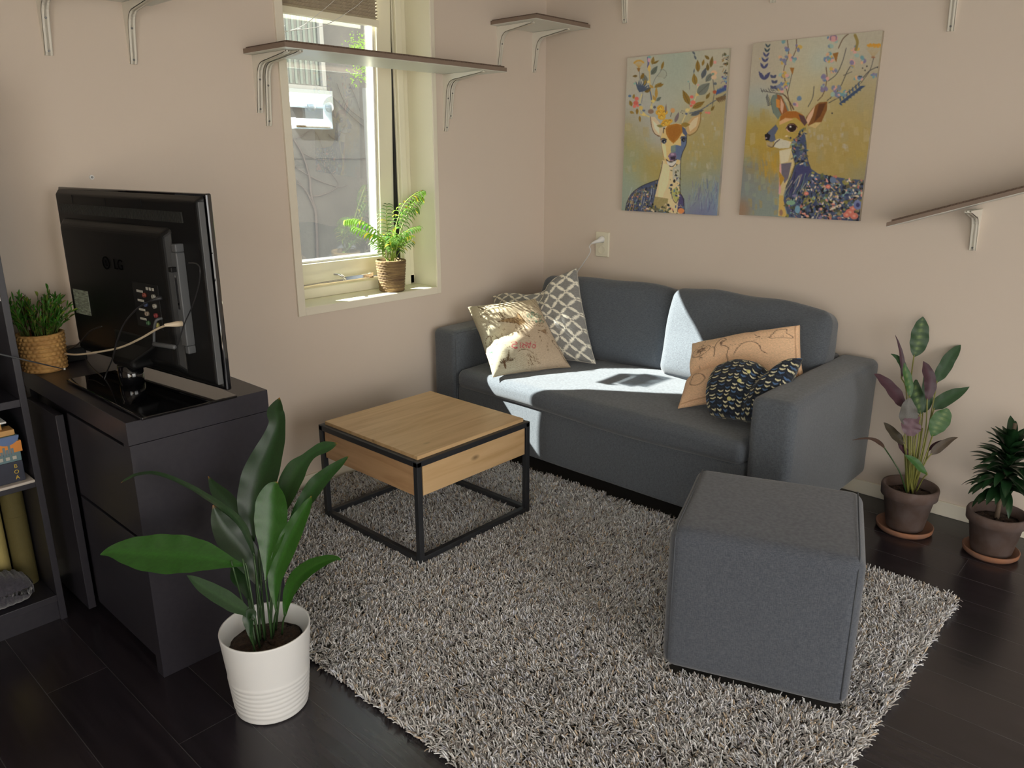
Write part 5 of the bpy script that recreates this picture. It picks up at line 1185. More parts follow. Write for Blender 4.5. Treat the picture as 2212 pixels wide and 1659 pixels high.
def wpar(U, V, f, side, N, ex, ey):
    g = np.exp(-((V-.62+.28*U)/.07)**2)*np.exp(-((U-.25)/.35)**2); return -N*(g*.030)[..., None]
cushion('scatter_cushion', 'beige cushion printed with towers and red upside-down lettering on the sofa left end', [at(1011, 664, 'x', -.745), at(1158, 646, 'x', -.515), pBR, pBL], .145, paris(), 1.15, M['linen'], pinch=.05, warp=wpar, wr=.011, seed=9)
mBL = at(1465, 882, 'z', .438); mTL = at(1497, 743, 'x', -.425); mTR = at(1727, 703, 'x', -.37); mBR = at(1740, 835, 'x', -.40)
def wmap(U, V, f, side, N, ex, ey):
    g = np.exp(-((V-.50)/.08)**2)*np.exp(-((U-.10)/.35)**2); return -N*(g*.035)[..., None]
cushion('scatter_cushion', 'tan linen cushion printed with an old sea map at the sofa right end', [mTL, mTR, mBR, mBL], .13, sea_map(), 1.6, M['linen'], pinch=.04, warp=wmap, wr=.009, seed=5)
cTL = at(1550, 792, 'x', -.60); cTR = at(1735, 774, 'x', -.53); cBR = at(1668, 922, 'x', -.725); cBL = at(1535, 897, 'x', -.725)
def wchev(U, V, f, side, N, ex, ey):
    ln = U-.56+.22*(V-.5); g = np.exp(-(ln/.10)**2); top = np.exp(-(ln/.13)**2)*np.clip(1-V*1.8, 0, 1)
    bul = -np.exp(-(U/.16)**2)*(1-(2*V-1)**2)*.030      # rounded left side and foot
    return -N*(g*.030*side*f)[..., None]+unit(ey)*(top*.042)[..., None]+unit(ex)*bul[..., None]-unit(ey)*(np.exp(-(V/.2)**2)*np.exp(-((U-.25)/.16)**2)*.016)[..., None]
cc = cushion('scatter_cushion', 'small black cushion with blue and cream chevrons and yellow buttons by the right armrest', [cTL, cTR, cBR, cBL], .165, chevrons(), 1.25, M['linen'], pinch=.03, warp=wchev, wr=.004, seed=8, power=.42)
ym = mat('yellow_button', (.62, .58, .22), .4)
for (u, v) in ((1597, 822), (1575, 861), (1617, 803)):
    d = Vector(unit(ray(u, v))); hit = t_bvh[cc.name].ray_cast(Vector(CAMP), d)[0]
    if hit is None: continue
    MB().tube([hit+d*.010, hit-d*.001, hit-d*.003], [.008, .008, .0055], 16).build('button', ym, cc, smooth=True)
# ------------------------------------------------------------------ plants
def leafmesh(m_, ctrl, facing, col, tipcol=None, fold=.18, nx=6, sub=6, wav=0.0, seed=0, midcol=None, back=None):
    """ctrl = [(point, halfwidth)]; the blade is a grid with a centre fold, optional wavy edge"""
    P, Wd = spline([c[0] for c in ctrl], [c[1] for c in ctrl], sub); n = len(P); V = []; C = []; F = []
    fv = Vector(facing)
    for i in range(n):
        t = (P[min(i+1, n-1)]-P[max(i-1, 0)]).normalized(); s_ = t.cross(fv)
        s_ = s_.normalized() if s_.length > 1e-4 else Vector((1, 0, 0)); nn = s_.cross(t).normalized()
        if nn.dot(fv) < 0: nn = -nn
        for k in range(nx+1):
            u = 2*k/nx-1; w_ = Wd[i]; h = abs(u)*fold*w_+(wav*w_*math.sin(i*.9+seed+k)*abs(u)**2)
            V.append(P[i]+s_*u*w_+nn*h)
            c = np.array(col, float)
            if midcol is not None: c = c+(np.array(midcol)-c)*max(0, 1-abs(u)/.45)*(0.5+.5*math.sin(i*1.7))*min(1, 4*min(i/n, 1-i/n))
            if tipcol is not None: c = c+(np.array(tipcol)-c)*max(0, (i/(n-1)-.955)/.045)
            if abs(u) < .05 and midcol is None: c = c*1.25
            C.append(tuple(c))
    for i in range(n-1):
        for k in range(nx): F.append((i*(nx+1)+k, i*(nx+1)+k+1, (i+1)*(nx+1)+k+1, (i+1)*(nx+1)+k))
    m_.add(V, F, C); return m_

M['aspidistra'] = leaf_mat('glossy_green_leaf', rough=.30, transl=.16, attr=True)
M['calathea'] = leaf_mat('soft_patterned_leaf', rough=.45, transl=.12, attr=True)
M['stem_green'] = mat('leaf_stalk', (0.03, 0.07, 0.02), .4)
M['stem_yellow'] = mat('yellow_green_stalk', (0.22, 0.22, 0.05), .5)
M['white_glaze'] = mat('white_pot_glaze', (0.80, 0.80, 0.79), .38, spec=.5)

# white pot with an aspidistra
wp = thing('potted_plant', 'big broad-leaved green plant in a ribbed white pot beside the black cabinet', 'plant', (-2.425, -1.125, 0))
PC = (-2.425, -1.125)
def ribs(r, z, a, j):
    if .018 < z < .112: r += .0016*abs(math.sin((z+.0016*math.sin(a*3+z*40)-.018)*math.pi/.0135))
    return r, z
prof = [(.0, .0), (.084, .0), (.090, .003)]+[(.092+.0215*(z/.232), z) for z in np.linspace(.006, .230, 90)]+[(.1125, .233), (.1095, .233), (.108, .230), (.099, .18), (.098, .176)]
MB().lathe(prof, (*PC, 0), 96, fn=ribs).build('pot', M['white_glaze'], wp, smooth=True)
def lumps(r, z, a, j): return r, z+.004*math.sin(a*5+j*2)+.003*math.cos(a*9+j)
MB().lathe([(.098, .178), (.08, .184), (.05, .188), (.025, .188), (.0001, .188)], (*PC, 0), 40, fn=lumps).build('soil', M['soil'], wp, smooth=True)
D0 = depth_of((PC[0], PC[1], .3))
def A7(x, y): return 200+x*.458, 840+y*.458
def aleaf(pts, base, dd0, dd1, col=(0.020, 0.085, 0.012), face=None, tip=(.35, .14, .03), wav=.03, seed=0, fold=.16):
    """pts tip->base in the crop's pixels with half width; depth offset runs dd0 (tip) .. dd1 (base)"""
    n = len(pts); ctrl = []
    for i, (x, y, w_) in enumerate(pts):
        u, v = A7(x, y); d = D0+dd0+(dd1-dd0)*i/(n-1); ctrl.append((atd(u, v, d), w_*.458/FPX*d))
    ctrl = ctrl[::-1]
    m_ = MB(); leafmesh(m_, ctrl, face if face is not None else tuple(-_F+np.array([0, 0, .5])), col, tipcol=tip, wav=wav, seed=seed, fold=fold)
    lf_ = m_.build('leaf', M['aspidistra'], wp, smooth=True)
    b0 = Vector((PC[0]+base[0], PC[1]+base[1], .192)); e0 = Vector(ctrl[0][0]); mid = (b0+e0)/2+Vector((0, 0, .01))
    if (e0-b0).length > .02: MB().tube([b0, mid, e0, Vector(ctrl[1][0])*.35+e0*.65], [.0030, .0026, .0024, .001], 6, smoothpath=4).build('stalk', M['stem_green'], lf_, smooth=True)
DK = (0.011, 0.038, 0.010); MD = (0.016, 0.058, 0.013); BR_ = (0.022, 0.088, 0.010); GY_ = (0.035, 0.075, 0.033)
aleaf([(882, 40, 1), (872, 75, 26), (864, 110, 40), (872, 165, 40), (850, 260, 62), (805, 380, 86), (775, 480, 86), (755, 570, 70), (745, 640, 40), (755, 720, 10)], (.00, .03), .10, .05, DK, seed=1)
aleaf([(545, 412, 1), (580, 470, 26), (630, 530, 42), (672, 610, 46), (700, 690, 34), (720, 760, 6)], (-.02, .03), .10, .06, DK, seed=2)
aleaf([(568, 548, 2), (600, 620, 42), (650, 700, 64), (710, 770, 66), (760, 850, 46), (790, 930, 12), (800, 960, 4)], (-.01, .02), .04, .03, DK, seed=3)
aleaf([(1155, 256, 2), (1120, 268, 22), (1085, 280, 30), (1045, 300, 26), (1010, 330, 30), (965, 380, 52), (930, 450, 54), (905, 530, 38), (885, 600, 16), (875, 660, 4)], (.03, .03), .14, .05, MD, seed=4)
aleaf([(1210, 315, 1), (1170, 350, 18), (1110, 400, 32), (1055, 455, 42), (1010, 520, 38), (965, 590, 28), (930, 660, 10), (915, 720, 4)], (.04, .02), .02, .03, MD, seed=5)
aleaf([(133, 444, 1), (165, 425, 12), (220, 403, 16), (300, 400, 17), (390, 430, 18), (480, 475, 21), (560, 525, 24), (640, 580, 26), (700, 640, 26), (740, 720, 18), (765, 800, 5)], (-.01, .01), -.06, .01, GY_, face=(0.1, -.2, 1), seed=6)
aleaf([(1032, 505, 1), (1015, 545, 22), (975, 620, 40), (935, 700, 50), (900, 780, 50), (870, 860, 42), (858, 930, 28), (860, 1000, 12), (866, 1050, 4)], (.02, .0), -.03, -.01, BR_, seed=7)
aleaf([(872, 438, 1), (858, 465, 40), (848, 520, 70), (845, 590, 78), (842, 660, 74), (835, 730, 54), (825, 800, 30), (818, 870, 10), (816, 920, 3)], (.01, -.01), -.01, -.02, BR_, seed=8)
aleaf([(655, 835, 2), (680, 870, 34), (705, 910, 34), (725, 960, 16), (735, 1000, 4)], (-.03, .0), .06, .03, DK, seed=9)
aleaf([(36, 783, 2), (80, 770, 26), (150, 768, 60), (240, 775, 86), (350, 782, 98), (450, 785, 90), (540, 795, 68), (620, 812, 38), (680, 825, 16), (725, 835, 4)], (-.03, -.02), -.14, -.03, BR_, face=(-.35, -.75, .95), tip=None, wav=.05, seed=10, fold=.12)
aleaf([(1175, 808, 1), (1145, 800, 14), (1095, 812, 28), (1035, 840, 40), (975, 885, 44), (935, 945, 34), (915, 1010, 20), (907, 1070, 6)], (.04, -.01), -.06, -.02, BR_, face=tuple(-_F+np.array([0, 0, 1.0])), tip=None, seed=11)
aleaf([(445, 880, 2), (480, 905, 22), (540, 945, 38), (610, 985, 44), (670, 1022, 40), (720, 1050, 24), (738, 1080, 10)], (-.05, -.03), -.14, -.06, GY_, face=(-.2, -.5, 1), tip=None, seed=12)
aleaf([(768, 1085, 1), (752, 1065, 26), (735, 1080, 28), (738, 1120, 20), (742, 1170, 5)], (-.05, -.035), -.075, -.07, DK, tip=None, seed=13)
for k in range(5):
    a = (-.03+.013*k, .02-.01*(k % 3)); b0 = Vector((PC[0]+a[0], PC[1]+a[1], .19)); MB().tube([b0, b0+Vector((.004*(k-2), .004, .10)), b0+Vector((.012*(k-2), .012, .24))], [.0030, .0026, .0022], 6, smoothpath=3).build('stalk', M['stem_green'], wp, smooth=True)

# terracotta pots at the right
M['old_clay'] = mat('weathered_clay', (0.10, 0.060, 0.045), .85, var=(14, (0.17, 0.13, 0.12), .7), bump=(60, .3, .002))
M['clay'] = mat('terracotta', (0.30, 0.125, 0.06), .8, var=(12, (0.20, 0.12, 0.09), .8), bump=(60, .2, .002))
def clay_pot(t, c, rb, rt, z0, z1, band, mt):
    prof = [(0.0, z0), (rb-.004, z0), (rb, z0+.004), (rb+(rt-.010-rb)*.9, z1-band), (rt-.002, z1-band+.003), (rt, z1-.008), (rt-.003, z1), (rt-.010, z1), (rt-.014, z1-.006), (rt-.022, z1-.045)]
    MB().lathe(prof, (c[0], c[1], 0), 64).build('pot', mt, t, smooth=True)
    MB().lathe([(rt-.021, z1-.036), (rt*.5, z1-.028), (.0001, z1-.026)], (c[0], c[1], 0), 40, fn=lumps).build('soil', M['soil'], t, smooth=True)
def saucer(t, c, r, mt):
    MB().lathe([(0, .0), (r-.012, .0), (r-.002, .010), (r, .024), (r-.004, .026), (r-.014, .010), (0, .008)], (c[0], c[1], 0), 56).build('saucer', mt, t, smooth=True)
c1 = (-.235, -2.045)
pc = thing('potted_plant', 'tall plant with purple-backed patterned leaves in a grey-brown clay pot by the sofa', 'plant', (*c1, 0))
saucer(pc, c1, .102, M['clay']); clay_pot(pc, c1, .066, .101, .012, .186, .045, M['old_clay'])
D1 = depth_of((*c1, .4))
def A1(x, y): return 1820+x/2.765, 640+y/2.765
def cleaf(pts, col, dd0=0, dd1=0, stem=None, mid=None, face=None, wav=.08, seed=0, base=(0, 0), stemmat='stem_yellow'):
    n = len(pts); ctrl = []
    for i, (x, y, w_) in enumerate(pts):
        u, v = A1(x, y); d = D1+dd0+(dd1-dd0)*i/(n-1); ctrl.append((atd(u, v, d), w_/2.765/FPX*d))
    ctrl = ctrl[::-1]; m_ = MB(); leafmesh(m_, ctrl, face if face is not None else tuple(-_F+np.array([0, 0, .4])), col, midcol=mid, wav=wav, seed=seed, fold=.12)
    lf_ = m_.build('leaf', M['calathea'], pc, smooth=True)
    b0 = Vector((c1[0]+base[0], c1[1]+base[1], .155)); P = [b0]
    for (x, y) in (stem or [])[::-1]: P.append(Vector(atd(*A1(x, y), D1+dd1*.5)))
    P.append(Vector(ctrl[0][0])); P.append(Vector(ctrl[0][0])*.7+Vector(ctrl[1][0])*.3)
    MB().tube(P, [.0030]+[.0023]*(len(P)-2)+[.0012], 6, smoothpath=5).build('stalk', M[stemmat], lf_, smooth=True)
GR = (0.022, 0.062, 0.022); GL = (0.16, 0.24, 0.07); PU = (0.050, 0.016, 0.028); GB = (0.035, 0.11, 0.02); BRN_ = (0.045, 0.035, 0.02)
cleaf([(480, 121, 2), (473, 160, 34), (462, 220, 52), (452, 280, 52), (438, 330, 34), (426, 362, 3)], GR, .03, .03, [(412, 470), (405, 640), (400, 900)], GL, seed=1, base=(0, .01))
cleaf([(706, 290, 1), (682, 318, 22), (640, 370, 36), (605, 430, 38), (575, 480, 30), (562, 515, 4)], GR, .05, .04, [(548, 600), (510, 800), (460, 1000)], seed=2, base=(.02, 0))
cleaf([(483, 388, 2), (498, 430, 30), (518, 490, 38), (522, 550, 36), (512, 600, 20), (505, 622, 3)], PU, -.04, -.02, [(500, 760), (480, 900), (440, 1050)], seed=3, base=(.01, -.01))
cleaf([(188, 463, 1), (220, 485, 22), (270, 530, 36), (320, 590, 42), (350, 635, 30), (362, 662, 3)], PU, -.05, -.02, [(370, 760), (378, 900), (385, 1050)], seed=4, base=(-.02, 0))
cleaf([(314, 230, 1), (330, 270, 6), (345, 320, 11), (356, 380, 15), (358, 440, 12), (352, 490, 3)], PU, 0, .02, [(380, 560), (388, 800)], seed=5, base=(-.01, 0))
cleaf([(288, 344, 1), (315, 358, 12), (342, 385, 20), (362, 420, 22), (372, 470, 8)], GR, .02, .02, [(390, 700), (392, 900)], seed=6, base=(-.01, .01))
cleaf([(368, 398, 2), (378, 450, 22), (394, 510, 26), (402, 560, 20), (400, 608, 3)], GB, -.02, -.01, [(398, 800), (396, 1000)], GL, seed=7, base=(0, 0))
cleaf([(440, 498, 6), (436, 560, 36), (446, 620, 42), (462, 680, 28), (465, 705, 4)], GR, .01, .01, [(455, 850), (430, 1000)], GL, seed=8, base=(0, .01))
cleaf([(490, 470, 6), (500, 560, 30), (500, 640, 32), (480, 690, 12)], GR, .04, .03, [(460, 850)], seed=19, base=(.01, .01))
cleaf([(758, 540, 1), (720, 562, 18), (670, 585, 34), (610, 618, 40), (565, 650, 34), (545, 678, 4)], GR, .03, .02, [(520, 760), (490, 900), (455, 1050)], seed=9, base=(.02, 0))
cleaf([(628, 670, 8), (612, 700, 40), (585, 740, 54), (558, 785, 46), (542, 820, 22), (535, 838, 3)], GB, -.05, -.03, [(515, 900), (470, 1030)], GL, seed=10, base=(.02, -.01))
cleaf([(400, 608, 10), (392, 660, 44), (392, 720, 58), (402, 770, 34)], (0.10, .095, .085), -.06, -.05, [(410, 900), (400, 1050)], seed=11, base=(0, -.01))
cleaf([(405, 835, 20), (405, 800, 54), (410, 770, 58), (425, 735, 40), (465, 715, 4)], (0.13, 0.075, .095), -.065, -.05, [(430, 900)], seed=12, base=(0, -.01))
cleaf([(246, 754, 2), (270, 780, 20), (310, 825, 30), (345, 860, 26), (370, 890, 4)], BRN_, -.02, -.01, [(378, 960), (385, 1060)], seed=13, base=(-.01, 0))
cleaf([(58, 860, 1), (110, 850, 5), (165, 850, 8), (210, 868, 14), (240, 892, 10), (252, 908, 3)], (0.06, .03, .02), -.06, -.03, [(300, 980), (345, 1060)], seed=14, base=(-.03, 0), stemmat='stem_green')
cleaf([(690, 842, 1), (650, 855, 14), (600, 885, 24), (555, 920, 24), (525, 948, 3)], (0.075, .05, .03), -.02, 0, [(500, 980), (460, 1060)], seed=15, base=(.02, 0))
cleaf([(620, 860, 1), (580, 870, 8), (540, 895, 12), (510, 925, 3)], PU, .03, .02, [(490, 1000)], seed=16, base=(.02, .01))
cleaf([(372, 948, 2), (400, 965, 16), (435, 990, 24), (470, 1030, 22), (505, 1062, 6)], GB, -.05, -.06, [(480, 1090)], seed=17, base=(.01, -.02))
cleaf([(330, 870, 2), (350, 900, 16), (380, 930, 20), (400, 950, 4)], PU, .0, .0, [(395, 1000)], seed=18, base=(0, 0))
for k in range(9):
    b0 = Vector((c1[0]+random.uniform(-.02, .02), c1[1]+random.uniform(-.02, .02), .155)); e0 = Vector(atd(*A1(370+random.uniform(-10, 110), random.uniform(780, 900)), D1+random.uniform(-.02, .03)))
    MB().tube([b0, (b0+e0)/2+Vector((random.uniform(-.005, .005), 0, 0)), e0], [.0032, .0026, .0018], 6, smoothpath=3).build('stalk', M['stem_yellow'], pc, smooth=True)

c2 = (-.228, -2.338)
pd = thing('potted_plant', 'bushy dark green dracaena on a short trunk in the clay pot at the right edge', 'plant', (*c2, 0))
saucer(pd, c2, .092, M['clay']); clay_pot(pd, c2, .066, .098, .012, .168, .040, M['old_clay'])
M['bark'] = mat('ringed_bark', (0.16, 0.11, 0.075), .85, var=(60, (.08, .06, .04), .7))
MB().tube([(*c2, .135), (c2[0]-.002, c2[1], .2), (c2[0]+.004, c2[1]+.002, .30), (c2[0]+.004, c2[1], .50)], [.0085, .0078, .0075, .006], 10, smoothpath=4).build('trunk', M['bark'], pd, smooth=True)
M['dracaena'] = leaf_mat('dark_strap_leaf', rough=.32, transl=.10, attr=True); rd = random.Random(4)
for i in range(120):
    h = i/119; z = .235+.165*h; a = i*2.39996+rd.uniform(-.2, .2); L = rd.uniform(.115, .155)*(1-.15*h); el = math.radians(15+52*h**1.8+rd.uniform(-12, 12)); w_ = rd.uniform(.013, .0175)
    dr = Vector((math.cos(a), math.sin(a), 0)); p = Vector((c2[0]+.004, c2[1], z)); ctrl = [(p, .004)]; e = el+.35
    for k in range(1, 7):
        e -= (.16+.09*rd.random())*(1.2-h*.5); p = p+(dr*math.cos(e)+Vector((0, 0, math.sin(e))))*L/6; ctrl.append((p, w_*[.7, 1, 1.05, .9, .6, .06][k-1]))
    g = rd.uniform(.7, 1.25); m_ = MB(); leafmesh(m_, ctrl, (0, 0, 1) if el < 1 else tuple(-dr+Vector((0, 0, .3))), (0.012*g, 0.040*g, 0.014*g), fold=.35, nx=4, sub=3, wav=.06, seed=i)
    m_.build('leaf', M['dracaena'], pd, smooth=True)

# little palm on the sill
c3 = (-1.015, .062)
pp = thing('potted_plant', 'small feathery palm in a brown woven basket on the window sill', 'plant', (*c3, WZ0))
def wick(rows, cols, amp):
    def f(r, z, a, j):
        k = math.floor(z*rows); return r+amp*abs(math.sin(z*rows*math.pi))*(.55+.45*math.sin(a*cols+(k % 2)*math.pi)), z+.0010*math.sin(a*cols*.5+k)
    return f
M['rope'] = mat('brown_rope', (0.30, 0.20, 0.085), .8, var=(30, (0.10, 0.055, 0.03), .9), bump=(160, .8, .003), vscale=(.3, .3, 3))
prof = [(0, .0), (.054, .0), (.055, .002)]+[(.055+.013*(z/.142), z) for z in np.linspace(.003, .142, 84)]+[(.064, .144), (.062, .13)]
MB().lathe(prof, (*c3, WZ0), 72, fn=lambda r, z, a, j: wick(1/.0118, 22, .0035)(r, z, a, j) if .003 < z < .142 and r > .054 else (r, z)).build('basket', M['rope'], pp, smooth=True)
MB().lathe([(.063, .128), (.03, .132), (.0001, .132)], (*c3, WZ0), 30).build('soil', M['soil'], pp, smooth=True)
M['palm'] = leaf_mat('fresh_palm_leaf', rough=.45, transl=.45, attr=True)
D3 = depth_of((*c3, .95)); rp = random.Random(9)
def frond(px, dd, nl, Lf, droop=1.0, tint=1.0):
    """px = rachis in photo pixels from pot to tip"""
    P = [Vector((c3[0]+rp.uniform(-.018, .018), c3[1]+rp.uniform(-.015, .015), WZ0+.128))]
    n = len(px)
    for i, (u, v) in enumerate(px): P.append(Vector(atd(u, v, D3+dd*(i+1)/n)))
    Q, R_ = spline(P, [.0022]+[.0018]*(len(P)-2)+[.0006], 8)
    fr_ = MB(); fr_.tube(Q, R_, 6); ob = fr_.build('frond', mat('palm_stalk_%d' % int(px[0][0]*7+px[-1][1]), (0.25, 0.36, 0.05), .5), pp, smooth=True)
    m0 = len(Q)*0.42; m_ = MB()
    for i in range(nl):
        f = (i+.5)/nl; idx = m0+(len(Q)-1-m0)*f; i0 = int(idx); p = Q[i0].lerp(Q[min(i0+1, len(Q)-1)], idx-i0); t = (Q[min(i0+1, len(Q)-1)]-Q[max(i0-1, 0)]).normalized()
        for s_ in (-1, 1):
            sd_ = t.cross(Vector((0, -.25, 1))).normalized()*s_; L = Lf*(.55+.45*math.sin(math.pi*(.15+.75*f)))*rp.uniform(.85, 1.1)
            d = (sd_*.9+t*.55+Vector((0, 0, .35))).normalized(); q_ = p.copy(); ctrl = [(q_.copy(), .0012)]
            for k in range(5):
                d = (d+Vector((0, 0, -.34*droop))).normalized(); q_ = q_+d*L/5; ctrl.append((q_.copy(), .0042*[1, 1.25, 1.1, .7, .1][k]))
            y_ = rp.random(); c = (0.15*tint, 0.26*tint, 0.065) if y_ < .8 else ((.42, .34, .06) if y_ < .93 else (.10, .27, .08))
            leafmesh(m_, ctrl, (0, -.4, 1), c, fold=.3, nx=2, sub=2)
    m_.build('leaflets', M['palm'], ob, smooth=True)
frond([(852, 520), (858, 478), (872, 442), (895, 420), (914, 412)], .0, 13, .060, 1.1)
frond([(838, 540), (822, 508), (800, 488), (772, 474), (748, 476)], -.04, 12, .058, 1.2)
frond([(856, 540), (866, 510), (884, 496), (905, 490)], -.03, 10, .050, .9)
frond([(848, 540), (852, 500), (862, 470), (880, 452), (900, 450)], .04, 11, .055, 1.1, .6)
frond([(840, 545), (828, 520), (812, 508), (798, 506)], -.01, 9, .042, 1.0)
frond([(846, 550), (846, 520), (850, 500), (856, 492)], -.05, 8, .040, .8)
frond([(852, 548), (862, 525), (878, 512), (890, 510)], -.05, 8, .040, .9)
frond([(836, 560), (822, 535), (808, 522)], .05, 8, .045, 1.0, .6)
frond([(843, 545), (838, 505), (835, 470), (836, 440)], .06, 10, .050, 1.0, .5)
frond([(858, 552), (874, 530), (888, 520)], .05, 7, .04, 1.0, .6)

for k in range(9):
    u0 = 838+rp.uniform(-12, 18); frond([(u0, 550), (u0+rp.uniform(-14, 14), 525), (u0+rp.uniform(-34, 34), 505+rp.uniform(-6, 10))], rp.uniform(-.06, .06), 9, .048, 1.0, rp.uniform(.6, 1.1))
frond([(856, 525), (872, 480), (892, 440), (908, 425)], .02, 13, .055, 1.2, .8)
frond([(836, 540), (815, 515), (790, 500), (765, 490)], .01, 11, .050, 1.1, .8)
# straw basket with grassy artificial plant on the cabinet
c4 = (-2.535, -.105)
pg = thing('potted_plant', 'bushy grass-like green plant in a straw basket behind the television', 'plant', (*c4, KZ))
M['straw'] = mat('woven_straw', (0.62, 0.36, 0.12), .7, var=(40, (0.42, 0.22, 0.07), .8), bump=(150, .5, .002))
NW = 26
def straw(r, z, a, j):
    k = math.floor(z/.0125); ph = (k % 2)*math.pi; return r+.0062*abs(math.sin(z/.0125*math.pi))**.6*(.35+.65*abs(math.sin(a*NW/2+ph/2))), z
prof = [(0, .0), (.056, .0), (.057, .002)]+[(.057+.006*(z/.118), z) for z in np.linspace(.003, .118, 80)]+[(.058, .119), (.056, .10)]
MB().lathe(prof, (*c4, KZ), 130, fn=lambda r, z, a, j: straw(r, z, a, j) if .003 < z < .118 and r > .0565 else (r, z)).build('basket', M['straw'], pg, smooth=True)
M['bamboo'] = leaf_mat('grass_leaf', rough=.5, transl=.3, attr=True); rg = random.Random(12)
MB().lathe([(.058, .10), (.03, .104), (.0001, .104)], (*c4, KZ), 24).build('soil', M['soil'], pg, smooth=True)
stm = mat('sprig_stem', (0.08, 0.13, 0.02), .6)
for i in range(86):
    a = rg.uniform(0, 6.283); rr = .05*math.sqrt(rg.random()); th = rg.uniform(.05, 1.0)*(.4+rr/.05*.75); L = rg.uniform(.085, .155)*(1.05-.25*th)
    dr = Vector((math.cos(a), math.sin(a), 0)); 
    if dr.y > 0: th *= .55
    if dr.x < -.2: th *= .7
    p = Vector((c4[0]+dr.x*rr, c4[1]+dr.y*rr, KZ+.10)); e = math.pi/2-th*.55; pts = [p.copy()]
    for k in range(5):
        e -= th*.12; p = p+(dr*math.cos(e)+Vector((0, 0, math.sin(e))))*L/5; pts.append(p.copy())
    st = MB(); st.tube(pts, [.0012]*4+[.0009, .0005], 4); so_ = st.build('sprig', stm, pg, smooth=True)
    m_ = MB(); dark = rg.random()
    for k in range(rg.randint(9, 13)):
        f = rg.uniform(.25, 1.0); i0 = min(int(f*5), 4); q_ = pts[i0].lerp(pts[i0+1], f*5-i0); t = (pts[i0+1]-pts[i0]).normalized()
        d = (t*1.0+Vector((rg.uniform(-1, 1), rg.uniform(-1, 1), rg.uniform(-.4, .7)))*.7).normalized(); l = rg.uniform(.016, .030)
        g = rg.uniform(.6, 1.3); col = (0.045*g, 0.17*g, 0.015*g) if rg.random() < .72 else ((0.16*g, 0.20*g, 0.03) if rg.random() < .6 else (0.07, .045, .02))
        leafmesh(m_, [(q_, .0008), (q_+d*l*.4, .0026), (q_+d*l*.75+Vector((0, 0, -.001)), .002), (q_+d*l+Vector((0, 0, -.003)), .0003)], (rg.uniform(-.3, .3), -.6, .8), col, fold=.3, nx=2, sub=2)
    m_.build('foliage', M['bamboo'], so_, smooth=True)
# ------------------------------------------------------------------ bookcase and what stands on it
bk = thing('bookcase', 'tall black open bookcase cut off by the left picture edge', 'bookcase', (-3.0, -.15, 0))
BX0, BX1, BY, BH = -3.45, -2.650, -.300, 1.22
BH = 1.60
for x in (BX0, BX1-.018): MB().box(x, x+.018, BY, -.013, 0, BH).build('side_panel', M['cabinet'], bk, bevel=.001)
MB().box(BX0+.018, BX1-.018, -.020, -.014, .0, BH).build('back_panel', M['cabinet'], bk)
for z in (.065, .450, .700, 1.010, 1.32, BH-.022): MB().box(BX0+.018, BX1-.018, BY+.002, -.020, z, z+.022).build('shelf_board', M['cabinet'], bk, bevel=.001)
MB().box(BX0+.018, BX1-.018, BY+.012, BY+.03, 0, .065).build('plinth', M['cabinet'], bk)
# tubes on the lowest shelf
kr = mat('kraft_tube', (0.46, 0.38, 0.14), .7, var=(20, (.36, .29, .1), .6)); kr2 = mat('olive_tube', (0.11, 0.09, 0.028), .8, var=(90, (.10, .08, .02), .6))
tube_z = .0875
for (nm, lab, x, y, r, mt_) in (('cardboard_tube', 'pale yellow tube standing on the lowest bookcase shelf, left of the darker one', -2.772, -.142, .034, kr), ('cardboard_tube', 'dark olive tube standing on the lowest bookcase shelf beside its right panel', -2.702, -.145, .031, kr2)):
    t = thing(nm, lab, 'tube', (x, y, tube_z), 'tubes on the bookcase')
    MB().lathe([(0, 0), (r, 0), (r, .235), (r-.0006, .2355), (r-.0006, .2362), (r, .237), (r, .355), (0, .355)], (x, y, tube_z), 40).build('body', mt_, t, smooth=False)
# folded ribbed blanket
bm_ = mat('ribbed_knit', (0.036, 0.033, 0.046), .95, var=(120, (0.06, 0.056, 0.07), .6), bump=(200, .8, .003), sheen=.5)
def wbl(V):
    rb_ = np.sin(V[:, 0]*2*math.pi/.021); V[:, 2] += .0035*rb_*np.clip((V[:, 2]+.01)/.04, 0, 1); V[:, 1] += .0035*rb_*np.clip((-V[:, 1]-.02)/.03, 0, 1)
    V[:, 2] -= .035*np.clip((V[:, 0]-.03)/.16, 0, 1)**2*(V[:, 2] > 0); return V
t = thing('folded_blanket', 'folded dark purple-grey ribbed blanket on the lowest bookcase shelf', 'blanket', (-2.90, -.215, tube_z))
soft_box('blanket', bm_, t, (-2.90, -.238, tube_z+.055), (.185, .055, .050), .035, (0, .003, .008), 90, 6, warp=wbl, amp=.001)
# magazine under the boxes
sh2 = .472
t = thing('magazine', 'thin pale magazine lying under the stacked game boxes', 'magazine', (-2.83, -.20, sh2))
b = MB(); b.box(-3.05, -2.672, -.318, -.05, sh2+.0005, sh2+.009); b.build('pages', mat('paper', (.62, .56, .50), .6), t, bevel=.003)
t = thing('game_box', 'dark navy box with yellow signs, lowest of the game boxes', 'box', (-2.87, -.19, sh2+.01))
M['navy'] = mat('navy_card', (.035, .040, .065), .45, var=(12, (.02, .02, .03), .5))
GX = -2.690
bx_ = MB().box(-3.02, GX, -.300, -.06, sh2+.010, sh2+.072).build('carton', M['navy'], t, bevel=.0015)
ymat = mat('yellow_print', (.65, .46, .05), .6)
for s_, z in (('B', .058), ('O', .0405), ('A', .0235)):
    Mx = Matrix.Translation((GX-.020, -.3007, sh2+z)) @ Matrix.Rotation(math.radians(90), 4, 'X'); text_obj(s_, .016, Mx, ymat, t, 'lettering', .0002)
